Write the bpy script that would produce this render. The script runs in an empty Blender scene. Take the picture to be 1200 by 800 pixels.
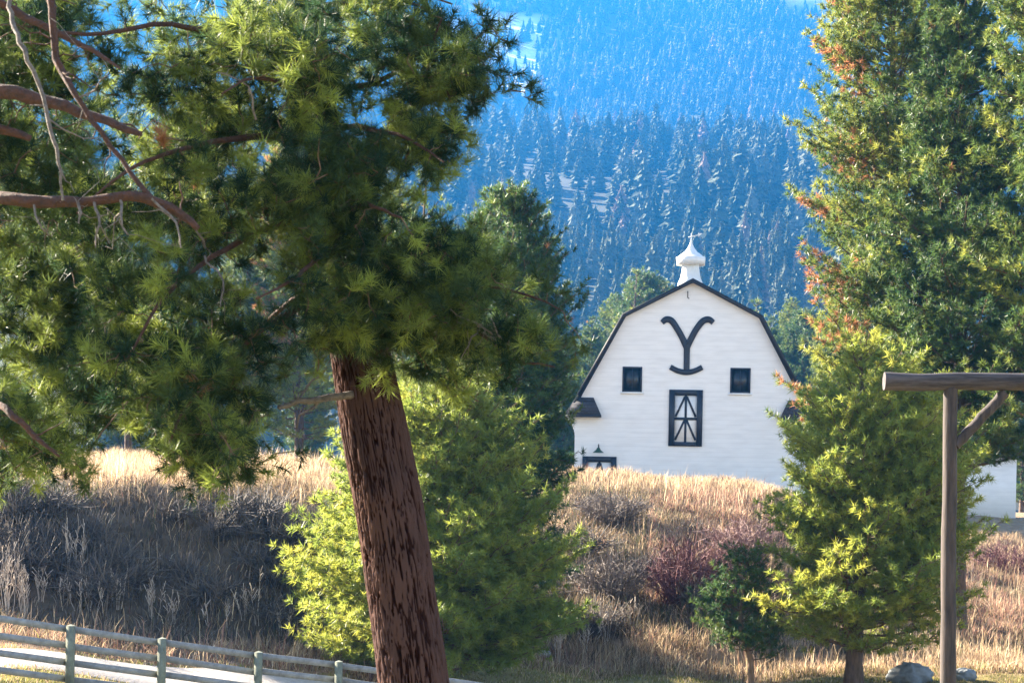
import bpy, math, random
import numpy as np
from mathutils import Matrix, Vector, Euler

# ------------------------------------------------------------------ camera, sky, sun, exposure
random.seed(7)
rng = np.random.default_rng(7)
sc = bpy.context.scene
COL = sc.collection
F, HX, HY, ROLL = 2340.0, 600.0, 590.0, math.radians(1.15)   # focal length and principal point of a 1200 px wide view

cam_data = bpy.data.cameras.new("camera")
cam = bpy.data.objects.new("camera", cam_data)
COL.objects.link(cam)
cam_data.sensor_width = 36.0
cam_data.lens = 36.0 * F / 1200.0
cam_data.shift_y = (HY - 400.0) / 1200.0
cam_data.clip_start = 0.2
cam_data.clip_end = 9000.0
cam_data.dof.use_dof = True
cam_data.dof.focus_distance = 75.0
cam_data.dof.aperture_fstop = 11.0
cam.matrix_world = Matrix.Rotation(math.radians(90), 4, 'X') @ Matrix.Rotation(ROLL, 4, 'Z')
sc.camera = cam

SUN_EL, SUN_AZ = math.radians(24.0), math.radians(32.0)    # azimuth measured from straight left towards the back
SUN_DIR = Vector((-math.cos(SUN_AZ) * math.cos(SUN_EL), math.sin(SUN_AZ) * math.cos(SUN_EL), math.sin(SUN_EL)))
world = bpy.data.worlds.new("World")
sc.world = world
world.use_nodes = True
wn = world.node_tree
sky = wn.nodes.new("ShaderNodeTexSky")
sky.sky_type = 'NISHITA'
sky.sun_disc = False
sky.sun_elevation = SUN_EL
sky.sun_rotation = math.atan2(SUN_DIR.x, SUN_DIR.y)
sky.altitude = 1200
sky.air_density = 1.0
sky.dust_density = 1.2
bg = wn.nodes["Background"]
bg.inputs[1].default_value = 0.05
hsv = wn.nodes.new('ShaderNodeHueSaturation')
hsv.inputs['Saturation'].default_value = 0.8
wn.links.new(sky.outputs[0], hsv.inputs['Color'])
wn.links.new(hsv.outputs[0], bg.inputs[0])
sun_data = bpy.data.lights.new("sun", 'SUN')
sun_data.energy = 5.0
sun_data.angle = math.radians(0.53)
sun_data.color = (1.0, 0.88, 0.70)
sun = bpy.data.objects.new("sun", sun_data)
COL.objects.link(sun)
sun.rotation_euler = (-SUN_DIR).to_track_quat('-Z', 'Y').to_euler()
sun.location = SUN_DIR * 60

sc.view_settings.view_transform = 'Standard'
sc.view_settings.look = 'None'
sc.view_settings.exposure = 3.1
sc.view_settings.gamma = 1.0
sc.render.engine = 'CYCLES'
sc.cycles.use_denoising = True
sc.cycles.max_bounces = 6
sc.cycles.diffuse_bounces = 2
sc.cycles.glossy_bounces = 2
sc.cycles.transmission_bounces = 3
sc.cycles.volume_bounces = 1
sc.cycles.sample_clamp_indirect = 6.0
sc.cycles.use_fast_gi = False

# ------------------------------------------------------------------ helpers
def P(px, py, Y):
    """point at depth Y seen at photo pixel (px, py)"""
    du, dv = px - HX, py - HY
    u = du * math.cos(ROLL) + dv * math.sin(ROLL)
    v = -du * math.sin(ROLL) + dv * math.cos(ROLL)
    return np.array((u / F * Y, Y, -v / F * Y))

def tag(o, label=None, cat=None, group=None, kind=None):
    if label: o['label'] = label
    if cat: o['category'] = cat
    if group: o['group'] = group
    if kind: o['kind'] = kind
    return o

def empty(name, loc, label, cat, group=None, rotz=0.0):
    o = bpy.data.objects.new(name, None)
    COL.objects.link(o)
    o.location = loc
    o.rotation_euler = (0, 0, rotz)
    o.empty_display_size = 0.3
    return tag(o, label, cat, group)

class MB:
    """collects polygons; per-vertex float attribute 'tint'; per-face material slot"""
    def __init__(s):
        s.v, s.f, s.m, s.t, s.n = [], [], [], [], 0
        s.uv = None
    def add(s, verts, faces, mi=0, tint=0.5):
        verts = np.asarray(verts, dtype=np.float64).reshape(-1, 3)
        faces = np.asarray(faces, dtype=np.int64)
        s.v.append(verts); s.f.append(faces + s.n); s.m.append(np.full(len(faces), mi))
        t = np.asarray(tint, dtype=np.float64)
        s.t.append(np.full(len(verts), float(t)) if t.ndim == 0 else t)
        s.n += len(verts)
    def box(s, lo, hi, mi=0, M=None, tint=0.5):
        x0, y0, z0 = lo; x1, y1, z1 = hi
        v = np.array([(x0,y0,z0),(x1,y0,z0),(x1,y1,z0),(x0,y1,z0),(x0,y0,z1),(x1,y0,z1),(x1,y1,z1),(x0,y1,z1)], float)
        if M is not None:
            M = np.array(M); v = v @ M[:3,:3].T + M[:3,3]
        s.add(v, [(0,3,2,1),(4,5,6,7),(0,1,5,4),(1,2,6,5),(2,3,7,6),(3,0,4,7)], mi, tint)
    def bar(s, a, b, w, h, mi=0, up=(0,0,1), tint=0.5):
        """box from a to b, w across, h along 'up'"""
        a = np.array(a, float); b = np.array(b, float)
        d = b - a; L = np.linalg.norm(d); d /= L
        x = np.cross(d, up); x /= np.linalg.norm(x); z = np.cross(x, d)
        M = np.eye(4); M[:3,0] = x; M[:3,1] = d; M[:3,2] = z; M[:3,3] = a
        s.box((-w/2, 0, -h/2), (w/2, L, h/2), mi, M, tint)
    def tube(s, pts, radii, n=6, mi=0, tint=0.5, wob=0.0, cap=True):
        pts = np.asarray(pts, float); k = len(pts)
        radii = np.broadcast_to(np.asarray(radii, float), (k,))
        tan = np.gradient(pts, axis=0); tan /= np.linalg.norm(tan, axis=1)[:, None] + 1e-12
        ref = np.array((0.31, 0.17, 0.94)) if abs(tan[0][2]) < 0.8 else np.array((0.95, 0.3, 0.05))
        ang = np.arange(n) * 2 * math.pi / n
        rings = []
        for i in range(k):
            x = np.cross(tan[i], ref); x /= np.linalg.norm(x); y = np.cross(tan[i], x)
            r = radii[i] * (1 + wob * rng.uniform(-1, 1, n)) if wob else radii[i]
            rings.append(pts[i] + (np.cos(ang) * r)[:, None] * x + (np.sin(ang) * r)[:, None] * y)
        v = np.concatenate(rings)
        i, j = np.meshgrid(np.arange(k - 1), np.arange(n), indexing='ij')
        a = i * n + j; b = i * n + (j + 1) % n
        f = np.stack([a, b, b + n, a + n], -1).reshape(-1, 4)
        s.add(v, f, mi, tint)
        if cap:
            for r0, flip in ((0, True), ((k - 1) * n, False)):
                c = v[r0:r0 + n].mean(0)
                vv = np.vstack([v[r0:r0 + n], c])
                ff = [(q, (q + 1) % n, n) if not flip else ((q + 1) % n, q, n) for q in range(n)]
                s.add(vv, ff, mi, tint)
    def build(s, name, mats, parent=None, smooth=False, link=True):
        me = bpy.data.meshes.new(name)
        v = np.concatenate(s.v) if s.v else np.zeros((0, 3))
        sizes = np.concatenate([np.full(len(f), f.shape[1]) for f in s.f]) if s.f else np.zeros(0, int)
        loops = np.concatenate([f.ravel() for f in s.f]) if s.f else np.zeros(0, int)
        me.vertices.add(len(v)); me.vertices.foreach_set('co', v.astype(np.float32).ravel())
        me.loops.add(len(loops)); me.loops.foreach_set('vertex_index', loops.astype(np.int32))
        me.polygons.add(len(sizes))
        st = np.concatenate([[0], np.cumsum(sizes)[:-1]])
        me.polygons.foreach_set('loop_start', st.astype(np.int32))
        me.polygons.foreach_set('material_index', np.concatenate(s.m).astype(np.int32))
        if smooth: me.polygons.foreach_set('use_smooth', np.ones(len(sizes), bool))
        at = me.attributes.new('tint', 'FLOAT', 'POINT')
        at.data.foreach_set('value', np.concatenate(s.t).astype(np.float32))
        for m in (mats if isinstance(mats, (list, tuple)) else [mats]): me.materials.append(m)
        me.update(calc_edges=True)
        o = bpy.data.objects.new(name, me)
        if link: COL.objects.link(o)
        if parent is not None:
            o.parent = parent
        return o

def vnoise(x, y, seed=0):
    """smooth value noise in [0,1], vectorised"""
    x = np.asarray(x, float); y = np.asarray(y, float)
    xi, yi = np.floor(x).astype(np.int64), np.floor(y).astype(np.int64)
    fx, fy = x - xi, y - yi
    fx, fy = fx * fx * (3 - 2 * fx), fy * fy * (3 - 2 * fy)
    def h(a, b):
        n = (a * 374761393 + b * 668265263 + seed * 974634777) & 0x7fffffff
        n = ((n ^ (n >> 13)) * 1274126177) & 0x7fffffff
        return ((n ^ (n >> 16)) & 0xffff) / 65535.0
    return (h(xi, yi) * (1 - fx) + h(xi + 1, yi) * fx) * (1 - fy) + (h(xi, yi + 1) * (1 - fx) + h(xi + 1, yi + 1) * fx) * fy

def fbm(x, y, seed=0, oct=4):
    t, a, s = 0, 0.5, 0
    for k in range(oct):
        t = t + a * vnoise(x * 2 ** k, y * 2 ** k, seed + k * 17); s += a; a *= 0.5
    return t / s

# ------------------------------------------------------------------ materials
def new_mat(name):
    m = bpy.data.materials.new(name); m.use_nodes = True
    nt = m.node_tree
    return m, nt, nt.nodes, nt.links, nt.nodes["Principled BSDF"]

def simple(name, col, rough=0.7, noise=0.0, scale=8.0, bump=0.0, metal=0.0, stretch=(1, 1, 1), spec=0.4, col2=None):
    m, nt, N, L, b = new_mat(name)
    b.inputs['Roughness'].default_value = rough
    b.inputs['Metallic'].default_value = metal
    b.inputs['Specular IOR Level'].default_value = spec
    b.inputs['Base Color'].default_value = (*col, 1)
    if noise or bump:
        tc = N.new('ShaderNodeTexCoord'); mp = N.new('ShaderNodeMapping'); mp.inputs['Scale'].default_value = stretch
        nz = N.new('ShaderNodeTexNoise'); nz.inputs['Scale'].default_value = scale; nz.inputs['Detail'].default_value = 7
        nz.inputs['Roughness'].default_value = 0.65
        L.new(tc.outputs['Object'], mp.inputs[0]); L.new(mp.outputs[0], nz.inputs['Vector'])
        if noise:
            rp = N.new('ShaderNodeValToRGB')
            c2 = col2 or tuple(c * (1 - noise) for c in col)
            rp.color_ramp.elements[0].position = 0.3; rp.color_ramp.elements[0].color = (*c2, 1)
            rp.color_ramp.elements[1].position = 0.7; rp.color_ramp.elements[1].color = (*[min(1, c * (1 + noise * 0.3)) for c in col], 1)
            L.new(nz.outputs[0], rp.inputs[0]); L.new(rp.outputs[0], b.inputs['Base Color'])
        if bump:
            bp = N.new('ShaderNodeBump'); bp.inputs['Strength'].default_value = bump; bp.inputs['Distance'].default_value = 0.03
            L.new(nz.outputs[0], bp.inputs['Height']); L.new(bp.outputs[0], b.inputs['Normal'])
    return m

def needle_mat(name, stops, trans=0.32, rough=0.45, gain=1.0, spec=0.35):
    """stops: list of (pos, colour) read by the 'tint' attribute"""
    m, nt, N, L, b = new_mat(name)
    at = N.new('ShaderNodeAttribute'); at.attribute_name = 'tint'
    rp = N.new('ShaderNodeValToRGB')
    if len(stops) == 4 and stops[2][0] == 0.8: stops = stops[:3] + [(0.9, stops[2][1]), (0.96, stops[3][1])]
    el = rp.color_ramp.elements
    while len(el) < len(stops): el.new(0.5)
    for e, (p, c) in zip(el, stops): e.position = p; e.color = (*[x * gain for x in c], 1)
    L.new(at.outputs['Fac'], rp.inputs[0])
    L.new(rp.outputs[0], b.inputs['Base Color'])
    b.inputs['Roughness'].default_value = rough
    b.inputs['Specular IOR Level'].default_value = spec
    tr = N.new('ShaderNodeBsdfTranslucent'); mx = N.new('ShaderNodeMixShader'); mx.inputs[0].default_value = trans
    hs = N.new('ShaderNodeHueSaturation'); hs.inputs['Value'].default_value = 2.2; hs.inputs['Hue'].default_value = 0.485
    L.new(rp.outputs[0], hs.inputs['Color']); L.new(hs.outputs[0], tr.inputs[0])
    L.new(b.outputs[0], mx.inputs[1]); L.new(tr.outputs[0], mx.inputs[2])
    L.new(mx.outputs[0], N['Material Output'].inputs[0])
    return m

M = {}
DEAD = (0.95, (0.32, 0.16, 0.07))
M['needle_near'] = needle_mat('needle_near', [(0.0, (0.010, 0.032, 0.021)), (0.4, (0.032, 0.062, 0.023)), (0.8, (0.22, 0.28, 0.055)), DEAD], 0.3, spec=0.16)
M['needle_mid'] = needle_mat('needle_mid', [(0.0, (0.022, 0.058, 0.024)), (0.4, (0.07, 0.12, 0.028)), (0.8, (0.27, 0.29, 0.052)), DEAD], 0.3)
M['needle_bright'] = needle_mat('needle_bright', [(0.0, (0.08, 0.13, 0.03)), (0.45, (0.155, 0.2, 0.035)), (0.8, (0.29, 0.295, 0.05)), DEAD], 0.44)
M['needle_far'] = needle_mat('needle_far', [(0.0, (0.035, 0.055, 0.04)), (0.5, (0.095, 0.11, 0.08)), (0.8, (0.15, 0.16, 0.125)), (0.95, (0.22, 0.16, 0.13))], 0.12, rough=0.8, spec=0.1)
M['twig'] = simple('twig_bark', (0.16, 0.1, 0.065), 0.9, 0.5, 9, 0.3)
M['dead_twig'] = simple('dead_wood', (0.24, 0.2, 0.175), 0.9, 0.6, 30, 1.0)
M['limb'] = simple('limb_bark', (0.12, 0.052, 0.034), 0.85, 0.55, 24, 1.5, col2=(0.05, 0.032, 0.027))
M['trunk_mid'] = simple('pine_bark', (0.13, 0.085, 0.06), 0.9, 0.6, 5, 1.0, stretch=(3, 3, 0.7))
M['trunk_small'] = simple('sapling_bark', (0.23, 0.15, 0.1), 0.9, 0.5, 5, 0.8, stretch=(3, 3, 0.7))
M['paint_white'] = simple('white_paint', (0.8, 0.8, 0.79), 0.6, 0.06, 1.5, 0.0)
M['dark_paint'] = simple('dark_blue_paint', (0.018, 0.024, 0.04), 0.5, 0.3, 3, 0.0)
M['black_trim'] = simple('black_trim', (0.012, 0.014, 0.02), 0.5, 0.3, 3, 0.0)
M['shingle'] = None
M['cone'] = simple('pine_cone_scales', (0.075, 0.045, 0.03), 0.9, 0.4, 60, 0.5)
M['rock'] = simple('pale_stone', (0.42, 0.42, 0.42), 0.9, 0.45, 4, 0.8)
M['boulder'] = simple('grey_boulder', (0.22, 0.24, 0.26), 0.9, 0.5, 3, 1.0)
M['gravel'] = simple('pale_gravel', (0.42, 0.37, 0.33), 0.95, 0.3, 12, 0.6)
M['metal_white'] = simple('white_metal', (0.75, 0.75, 0.74), 0.35, 0.1, 4, 0.0)
M['lamp_green'] = simple('green_enamel', (0.015, 0.06, 0.04), 0.35)
M['iron'] = simple('black_iron', (0.02, 0.02, 0.022), 0.5)

def glass_dark():
    m, nt, N, L, b = new_mat('window_glass')
    b.inputs['Base Color'].default_value = (0.012, 0.02, 0.03, 1); b.inputs['Roughness'].default_value = 0.25
    b.inputs['Specular IOR Level'].default_value = 0.4
    return m
M['glass'] = glass_dark()

def siding(name, col, pitch, axis='Z', dirt=0.1):
    """horizontal lap boards: bump plus faint weathering"""
    m, nt, N, L, b = new_mat(name)
    tc = N.new('ShaderNodeTexCoord'); sp = N.new('ShaderNodeSeparateXYZ'); L.new(tc.outputs['Object'], sp.inputs[0])
    mu = N.new('ShaderNodeMath'); mu.operation = 'MULTIPLY'; mu.inputs[1].default_value = 1 / pitch
    fr = N.new('ShaderNodeMath'); fr.operation = 'FRACT'
    L.new(sp.outputs[axis], mu.inputs[0]); L.new(mu.outputs[0], fr.inputs[0])
    bp = N.new('ShaderNodeBump'); bp.inputs['Strength'].default_value = 0.25; bp.inputs['Distance'].default_value = 0.02; bp.invert = True
    L.new(fr.outputs[0], bp.inputs['Height']); L.new(bp.outputs[0], b.inputs['Normal'])
    nz = N.new('ShaderNodeTexNoise'); nz.inputs['Scale'].default_value = 0.9; nz.inputs['Detail'].default_value = 6
    mp = N.new('ShaderNodeMapping'); mp.inputs['Scale'].default_value = (1, 1, 4.0)
    L.new(tc.outputs['Object'], mp.inputs[0]); L.new(mp.outputs[0], nz.inputs['Vector'])
    rp = N.new('ShaderNodeValToRGB')
    rp.color_ramp.elements[0].position = 0.3; rp.color_ramp.elements[0].color = (*[c * (1 - dirt) for c in col], 1)
    rp.color_ramp.elements[1].position = 0.6; rp.color_ramp.elements[1].color = (*col, 1)
    L.new(nz.outputs[0], rp.inputs[0])
    # thin line under each board
    lt = N.new('ShaderNodeMath'); lt.operation = 'LESS_THAN'; lt.inputs[1].default_value = 0.07; L.new(fr.outputs[0], lt.inputs[0])
    mx = N.new('ShaderNodeMixRGB'); mx.blend_type = 'MULTIPLY'; mx.inputs[2].default_value = (0.92, 0.92, 0.93, 1)
    L.new(lt.outputs[0], mx.inputs[0]); L.new(rp.outputs[0], mx.inputs[1]); L.new(mx.outputs[0], b.inputs['Base Color'])
    b.inputs['Roughness'].default_value = 0.6
    return m
M['barn_siding'] = siding('white_barn_siding', (0.82, 0.81, 0.8), 0.24)
M['house_siding'] = siding('pale_house_siding', (0.68, 0.69, 0.7), 0.32, dirt=0.2)

def shingles():
    m, nt, N, L, b = new_mat('charcoal_shingles')
    tc = N.new('ShaderNodeTexCoord'); br = N.new('ShaderNodeTexBrick'); br.inputs['Scale'].default_value = 3.0
    br.inputs['Color1'].default_value = (0.03, 0.03, 0.04, 1); br.inputs['Color2'].default_value = (0.05, 0.048, 0.06, 1); br.inputs['Mortar'].default_value = (0.012, 0.012, 0.015, 1)
    L.new(tc.outputs['Object'], br.inputs['Vector']); L.new(br.outputs[0], b.inputs['Base Color'])
    b.inputs['Roughness'].default_value = 0.85
    return m
M['shingle'] = shingles()

def bark_main():
    m, nt, N, L, b = new_mat('ponderosa_bark')
    at = N.new('ShaderNodeAttribute'); at.attribute_name = 'tint'
    tc = N.new('ShaderNodeTexCoord')
    nz = N.new('ShaderNodeTexNoise'); nz.inputs['Scale'].default_value = 26; nz.inputs['Detail'].default_value = 8
    mp = N.new('ShaderNodeMapping'); mp.inputs['Scale'].default_value = (1, 1, 0.35)
    L.new(tc.outputs['Object'], mp.inputs[0]); L.new(mp.outputs[0], nz.inputs['Vector'])
    big = N.new('ShaderNodeTexNoise'); big.inputs['Scale'].default_value = 2.2; big.inputs['Detail'].default_value = 3
    L.new(tc.outputs['Object'], big.inputs['Vector'])
    ad = N.new('ShaderNodeMath'); ad.operation = 'MULTIPLY_ADD'; ad.inputs[1].default_value = 0.35; L.new(nz.outputs[0], ad.inputs[0])
    L.new(at.outputs['Fac'], ad.inputs[2])
    rp = N.new('ShaderNodeValToRGB'); el = rp.color_ramp.elements
    el[0].position = 0.2; el[0].color = (0.008, 0.004, 0.0035, 1); el[1].position = 1.25; el[1].color = (0.085, 0.047, 0.04, 1)
    e = el.new(0.5); e.color = (0.02, 0.007, 0.005, 1); e = el.new(0.85); e.color = (0.034, 0.0135, 0.0105, 1)
    L.new(ad.outputs[0], rp.inputs[0])
    grey = N.new('ShaderNodeMixRGB'); grey.inputs[2].default_value = (0.036, 0.025, 0.028, 1)
    rg = N.new('ShaderNodeMapRange'); rg.inputs[1].default_value = 0.45; rg.inputs[2].default_value = 0.7; rg.inputs[4].default_value = 0.4
    L.new(big.outputs[0], rg.inputs[0]); L.new(rg.outputs[0], grey.inputs[0]); L.new(rp.outputs[0], grey.inputs[1])
    mu = N.new('ShaderNodeMixRGB'); mu.blend_type = 'MIX'
    L.new(at.outputs['Fac'], mu.inputs[0]); L.new(rp.outputs[0], mu.inputs[1]); L.new(grey.outputs[0], mu.inputs[2])
    L.new(mu.outputs[0], b.inputs['Base Color'])
    bp = N.new('ShaderNodeBump'); bp.inputs['Strength'].default_value = 0.8; bp.inputs['Distance'].default_value = 0.012
    L.new(nz.outputs[0], bp.inputs['Height']); L.new(bp.outputs[0], b.inputs['Normal'])
    b.inputs['Roughness'].default_value = 0.95; b.inputs['Specular IOR Level'].default_value = 0.06
    return m
M['bark_main'] = bark_main()

def wood(name, base, dark, stretch=(1, 1, 1), scale=6):
    m, nt, N, L, b = new_mat(name)
    tc = N.new('ShaderNodeTexCoord')
    nz = N.new('ShaderNodeTexNoise'); nz.inputs['Scale'].default_value = scale; nz.inputs['Detail'].default_value = 9; nz.inputs['Roughness'].default_value = 0.7
    mp = N.new('ShaderNodeMapping'); mp.inputs['Scale'].default_value = stretch
    L.new(tc.outputs['Object'], mp.inputs[0]); L.new(mp.outputs[0], nz.inputs['Vector'])
    rp = N.new('ShaderNodeValToRGB')
    rp.color_ramp.elements[0].position = 0.35; rp.color_ramp.elements[0].color = (*dark, 1)
    rp.color_ramp.elements[1].position = 0.68; rp.color_ramp.elements[1].color = (*base, 1)
    L.new(nz.outputs[0], rp.inputs[0]); L.new(rp.outputs[0], b.inputs['Base Color'])
    bp = N.new('ShaderNodeBump'); bp.inputs['Strength'].default_value = 0.6; bp.inputs['Distance'].default_value = 0.02
    L.new(nz.outputs[0], bp.inputs['Height']); L.new(bp.outputs[0], b.inputs['Normal'])
    b.inputs['Roughness'].default_value = 0.85
    return m
M['fence_wood'] = wood('weathered_fence_wood', (0.34, 0.345, 0.355), (0.19, 0.19, 0.195))
M['post_wood'] = wood('mossy_post_wood', (0.24, 0.26, 0.2), (0.12, 0.13, 0.1))
M['log'] = wood('weathered_log_post', (0.085, 0.062, 0.055), (0.016, 0.012, 0.012), (1, 1, .12), 11)
M['log_beam'] = wood('weathered_log_beam', (0.105, 0.085, 0.085), (0.016, 0.012, 0.013), (.12, 1, 1), 11)

def vcol(name, rough=0.9, trans=0.0, spec=0.15):
    m, nt, N, L, b = new_mat(name)
    at = N.new('ShaderNodeAttribute'); at.attribute_name = 'col'
    L.new(at.outputs['Color'], b.inputs['Base Color'])
    b.inputs['Roughness'].default_value = rough; b.inputs['Specular IOR Level'].default_value = spec
    if trans:
        tr = N.new('ShaderNodeBsdfTranslucent'); mx = N.new('ShaderNodeMixShader'); mx.inputs[0].default_value = trans
        L.new(at.outputs['Color'], tr.inputs[0]); L.new(b.outputs[0], mx.inputs[1]); L.new(tr.outputs[0], mx.inputs[2])
        L.new(mx.outputs[0], N['Material Output'].inputs[0])
    return m
M['grass'] = vcol('dry_grass_blades', 0.8, 0.35)

def ground_mat():
    m, nt, N, L, b = new_mat('ground_soil_and_thatch')
    at = N.new('ShaderNodeAttribute'); at.attribute_name = 'col'
    tc = N.new('ShaderNodeTexCoord'); nz = N.new('ShaderNodeTexNoise'); nz.inputs['Scale'].default_value = 2.5; nz.inputs['Detail'].default_value = 9
    nz.inputs['Roughness'].default_value = 0.75
    L.new(tc.outputs['Object'], nz.inputs['Vector'])
    rp = N.new('ShaderNodeValToRGB'); rp.color_ramp.elements[0].position = 0.3; rp.color_ramp.elements[0].color = (0.5, 0.48, 0.46, 1)
    rp.color_ramp.elements[1].position = 0.68; rp.color_ramp.elements[1].color = (1.15, 1.12, 1.1, 1)
    L.new(nz.outputs[0], rp.inputs[0])
    mx = N.new('ShaderNodeMixRGB'); mx.blend_type = 'MULTIPLY'; mx.inputs[0].default_value = 1
    L.new(at.outputs['Color'], mx.inputs[1]); L.new(rp.outputs[0], mx.inputs[2]); L.new(mx.outputs[0], b.inputs['Base Color'])
    bp = N.new('ShaderNodeBump'); bp.inputs['Strength'].default_value = 0.9; bp.inputs['Distance'].default_value = 0.08
    L.new(nz.outputs[0], bp.inputs['Height']); L.new(bp.outputs[0], b.inputs['Normal'])
    b.inputs['Roughness'].default_value = 0.95; b.inputs['Specular IOR Level'].default_value = 0.1
    return m
M['ground'] = ground_mat()
M['forest_floor'] = simple('forest_floor', (0.05, 0.055, 0.04), 0.95, 0.5, 0.03, 0.0)

def set_col(o, cols):
    a = o.data.attributes.new('col', 'FLOAT_COLOR', 'POINT')
    c = np.ones((len(cols), 4), np.float32); c[:, :3] = cols
    a.data.foreach_set('color', c.ravel())

# ------------------------------------------------------------------ terrain
_tab = {   # photo column: (distance, photo row of the ground there)
    0:    [(38, 800), (40.3, 788), (43.3, 757), (48.0, 721), (51.3, 578), (58, 566), (75, 542), (90, 534), (110, 540), (150, 560)],
    250:  [(40.5, 832), (42.7, 812), (45.5, 778), (49.2, 733), (52.5, 577), (58, 566), (75, 545), (90, 538), (110, 545), (150, 560)],
    390:  [(41.8, 850), (46, 800), (50.0, 752), (53.6, 583), (60, 570), (75, 550), (90, 545), (110, 550), (150, 565)],
    490:  [(43, 868), (50, 800), (56, 752), (60, 690), (66, 620), (72, 570), (80, 553), (90, 555), (104, 570), (150, 575)],
    700:  [(43, 880), (54.5, 789), (57.3, 776), (61, 715), (66, 650), (72, 600), (78, 563), (83, 561), (92, 570), (104, 580), (150, 580)],
    850:  [(43, 880), (54.5, 790), (57.3, 781), (61, 730), (66, 670), (72, 615), (79, 567), (84, 565), (92, 572), (104, 585), (150, 585)],
    1000: [(43, 880), (54.5, 790), (57.3, 781), (64, 730), (75, 650), (85, 600), (95, 590), (104, 590), (150, 590)],
    1200: [(43, 880), (54.5, 791), (60, 765), (75, 692), (85, 655), (95, 622), (104, 612), (120, 605), (150, 600)],
}
_yy = np.arange(0, 160, 0.5)
_us, _zs = [], []
for px, rows in _tab.items():
    pts = [(0, -1.7), (14, -2.35), (28, -2.95)] + [(Y, P(px, py, Y)[2]) for Y, py in rows]
    z = np.interp(_yy, [p[0] for p in pts], [p[1] for p in pts])
    k = np.array([1, 2, 3, 2, 1]) / 9.0
    z = np.convolve(np.pad(z, 2, mode='edge'), k, 'valid')
    _us.append(px - 600.0); _zs.append(z)
_us = np.array(_us); _zs = np.array(_zs)

def g(X, Y):
    """ground height"""
    X = np.atleast_1d(np.asarray(X, float)); Y = np.atleast_1d(np.asarray(Y, float))
    u = np.clip(F * X / np.maximum(Y, 30.0), _us[0], _us[-1] - 1e-3)
    Yc = np.clip(Y, 0, 158.9)
    ci = np.clip(np.searchsorted(_us, u, side='right') - 1, 0, len(_us) - 2)
    fu = (u - _us[ci]) / (_us[ci + 1] - _us[ci]); fu = fu * fu * (3 - 2 * fu)
    yi = (Yc / 0.5).astype(int); fy = Yc / 0.5 - yi
    def col(c): return _zs[c, yi] * (1 - fy) + _zs[c, yi + 1] * fy
    z = col(ci) * (1 - fu) + col(ci + 1) * fu
    n = (fbm(X * 0.45, Y * 0.45, 3) - 0.5) * 0.55 + (fbm(X * 0.13 + 9, Y * 0.13, 8) - 0.5) * 0.7
    z = z + n * np.clip((Y - 44) / 6, 0, 1) * np.where(Y > 95, np.clip((125 - Y) / 30, 0, 1), 1)
    far = np.clip((Y - 150) / 300, 0, 1)
    return z * (1 - far) + (-4.0) * far
def g1(X, Y): return float(g(X, Y)[0])

PATH_DIR = np.array((1.0, 0.56)); PATH_DIR /= np.linalg.norm(PATH_DIR)
def path_off(X, Y):
    """signed distance across the gravel path's centre line (0 on it)"""
    return (Y - (41.9 + 0.56 * (X + 10.7))) * PATH_DIR[0]

STRAW = np.array(((0.50, 0.38, 0.23), (0.60, 0.48, 0.33), (0.40, 0.28, 0.16), (0.54, 0.39, 0.26), (0.30, 0.21, 0.13)))
BROWN = np.array(((0.10, 0.08, 0.065), (0.15, 0.115, 0.09), (0.075, 0.065, 0.055), (0.22, 0.175, 0.14)))  # darkened so the left bank's shade is partly in the colour
RUST = np.array(((0.30, 0.17, 0.13), (0.26, 0.13, 0.10), (0.36, 0.22, 0.16)))
LAWN = np.array(((0.17, 0.19, 0.04), (0.24, 0.23, 0.06), (0.30, 0.25, 0.09)))
DKGRN = np.array(((0.07, 0.085, 0.045), (0.10, 0.11, 0.05), (0.16, 0.13, 0.08)))

def zone_weights(X, Y):
    """probability of each grass palette at a place: straw, brown, rust, lawn, dark green"""
    u = 600 + F * X / np.maximum(Y, 5)
    pn = fbm(X * 0.35, Y * 0.35, 21); pn2 = fbm(X * 0.22 + 40, Y * 0.3, 33)
    w = np.zeros((len(X), 5))
    w[:, 0] = 1.0
    p = path_off(X, Y)
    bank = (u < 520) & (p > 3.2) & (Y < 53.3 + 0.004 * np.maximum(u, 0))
    w[bank] = (0.22, 1.0, 0.03, 0, 0.12)  # mostly the darkened brown: bank shade put into grass and soil colour
    top = (u < 520) & (Y >= 53.0)
    w[top] = (1.0, 0.12, 0.06, 0.0, 0.0)
    front = (u < 520) & (p <= 3.2)
    w[front] = (0.5, 0.1, 0.25, 0.9, 0.0)
    between = (u < 520) & (p > 1.2) & (p <= 3.2)
    w[between] = (1.0, 0.15, 0.55, 0.05, 0.0)
    low = (u < 520) & (p < -1.3)
    w[low] = (0.35, 0.0, 0.05, 1.3, 0.1)
    right = (u >= 520)
    w[right] = (1.0, 0.25, 0.12, 0, 0.05)
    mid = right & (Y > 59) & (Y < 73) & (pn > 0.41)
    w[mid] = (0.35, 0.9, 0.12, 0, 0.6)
    upper = right & (Y >= 70) & (Y < 77) & (pn2 > 0.42)
    w[upper] = (0.55, 0.5, 0.1, 0, 0.5)
    pinkish = right & (u > 760) & (Y > 62) & (Y < 78) & (pn > 0.4)
    w[pinkish] = (0.6, 0.5, 0.8, 0, 0.1)
    litter = right & (u < 700) & (Y < 58)
    w[litter] = (0.6, 0.4, 0.6, 0.05, 0.05)
    lawn = right & (Y < 54.6)
    w[lawn] = (0.5, 0.05, 0.05, 1.2, 0.15)
    edge = right & (Y >= 54.6) & (Y < 56)
    w[edge] = (0.8, 0.1, 0.15, 0.35, 0.1)
    return w

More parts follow.
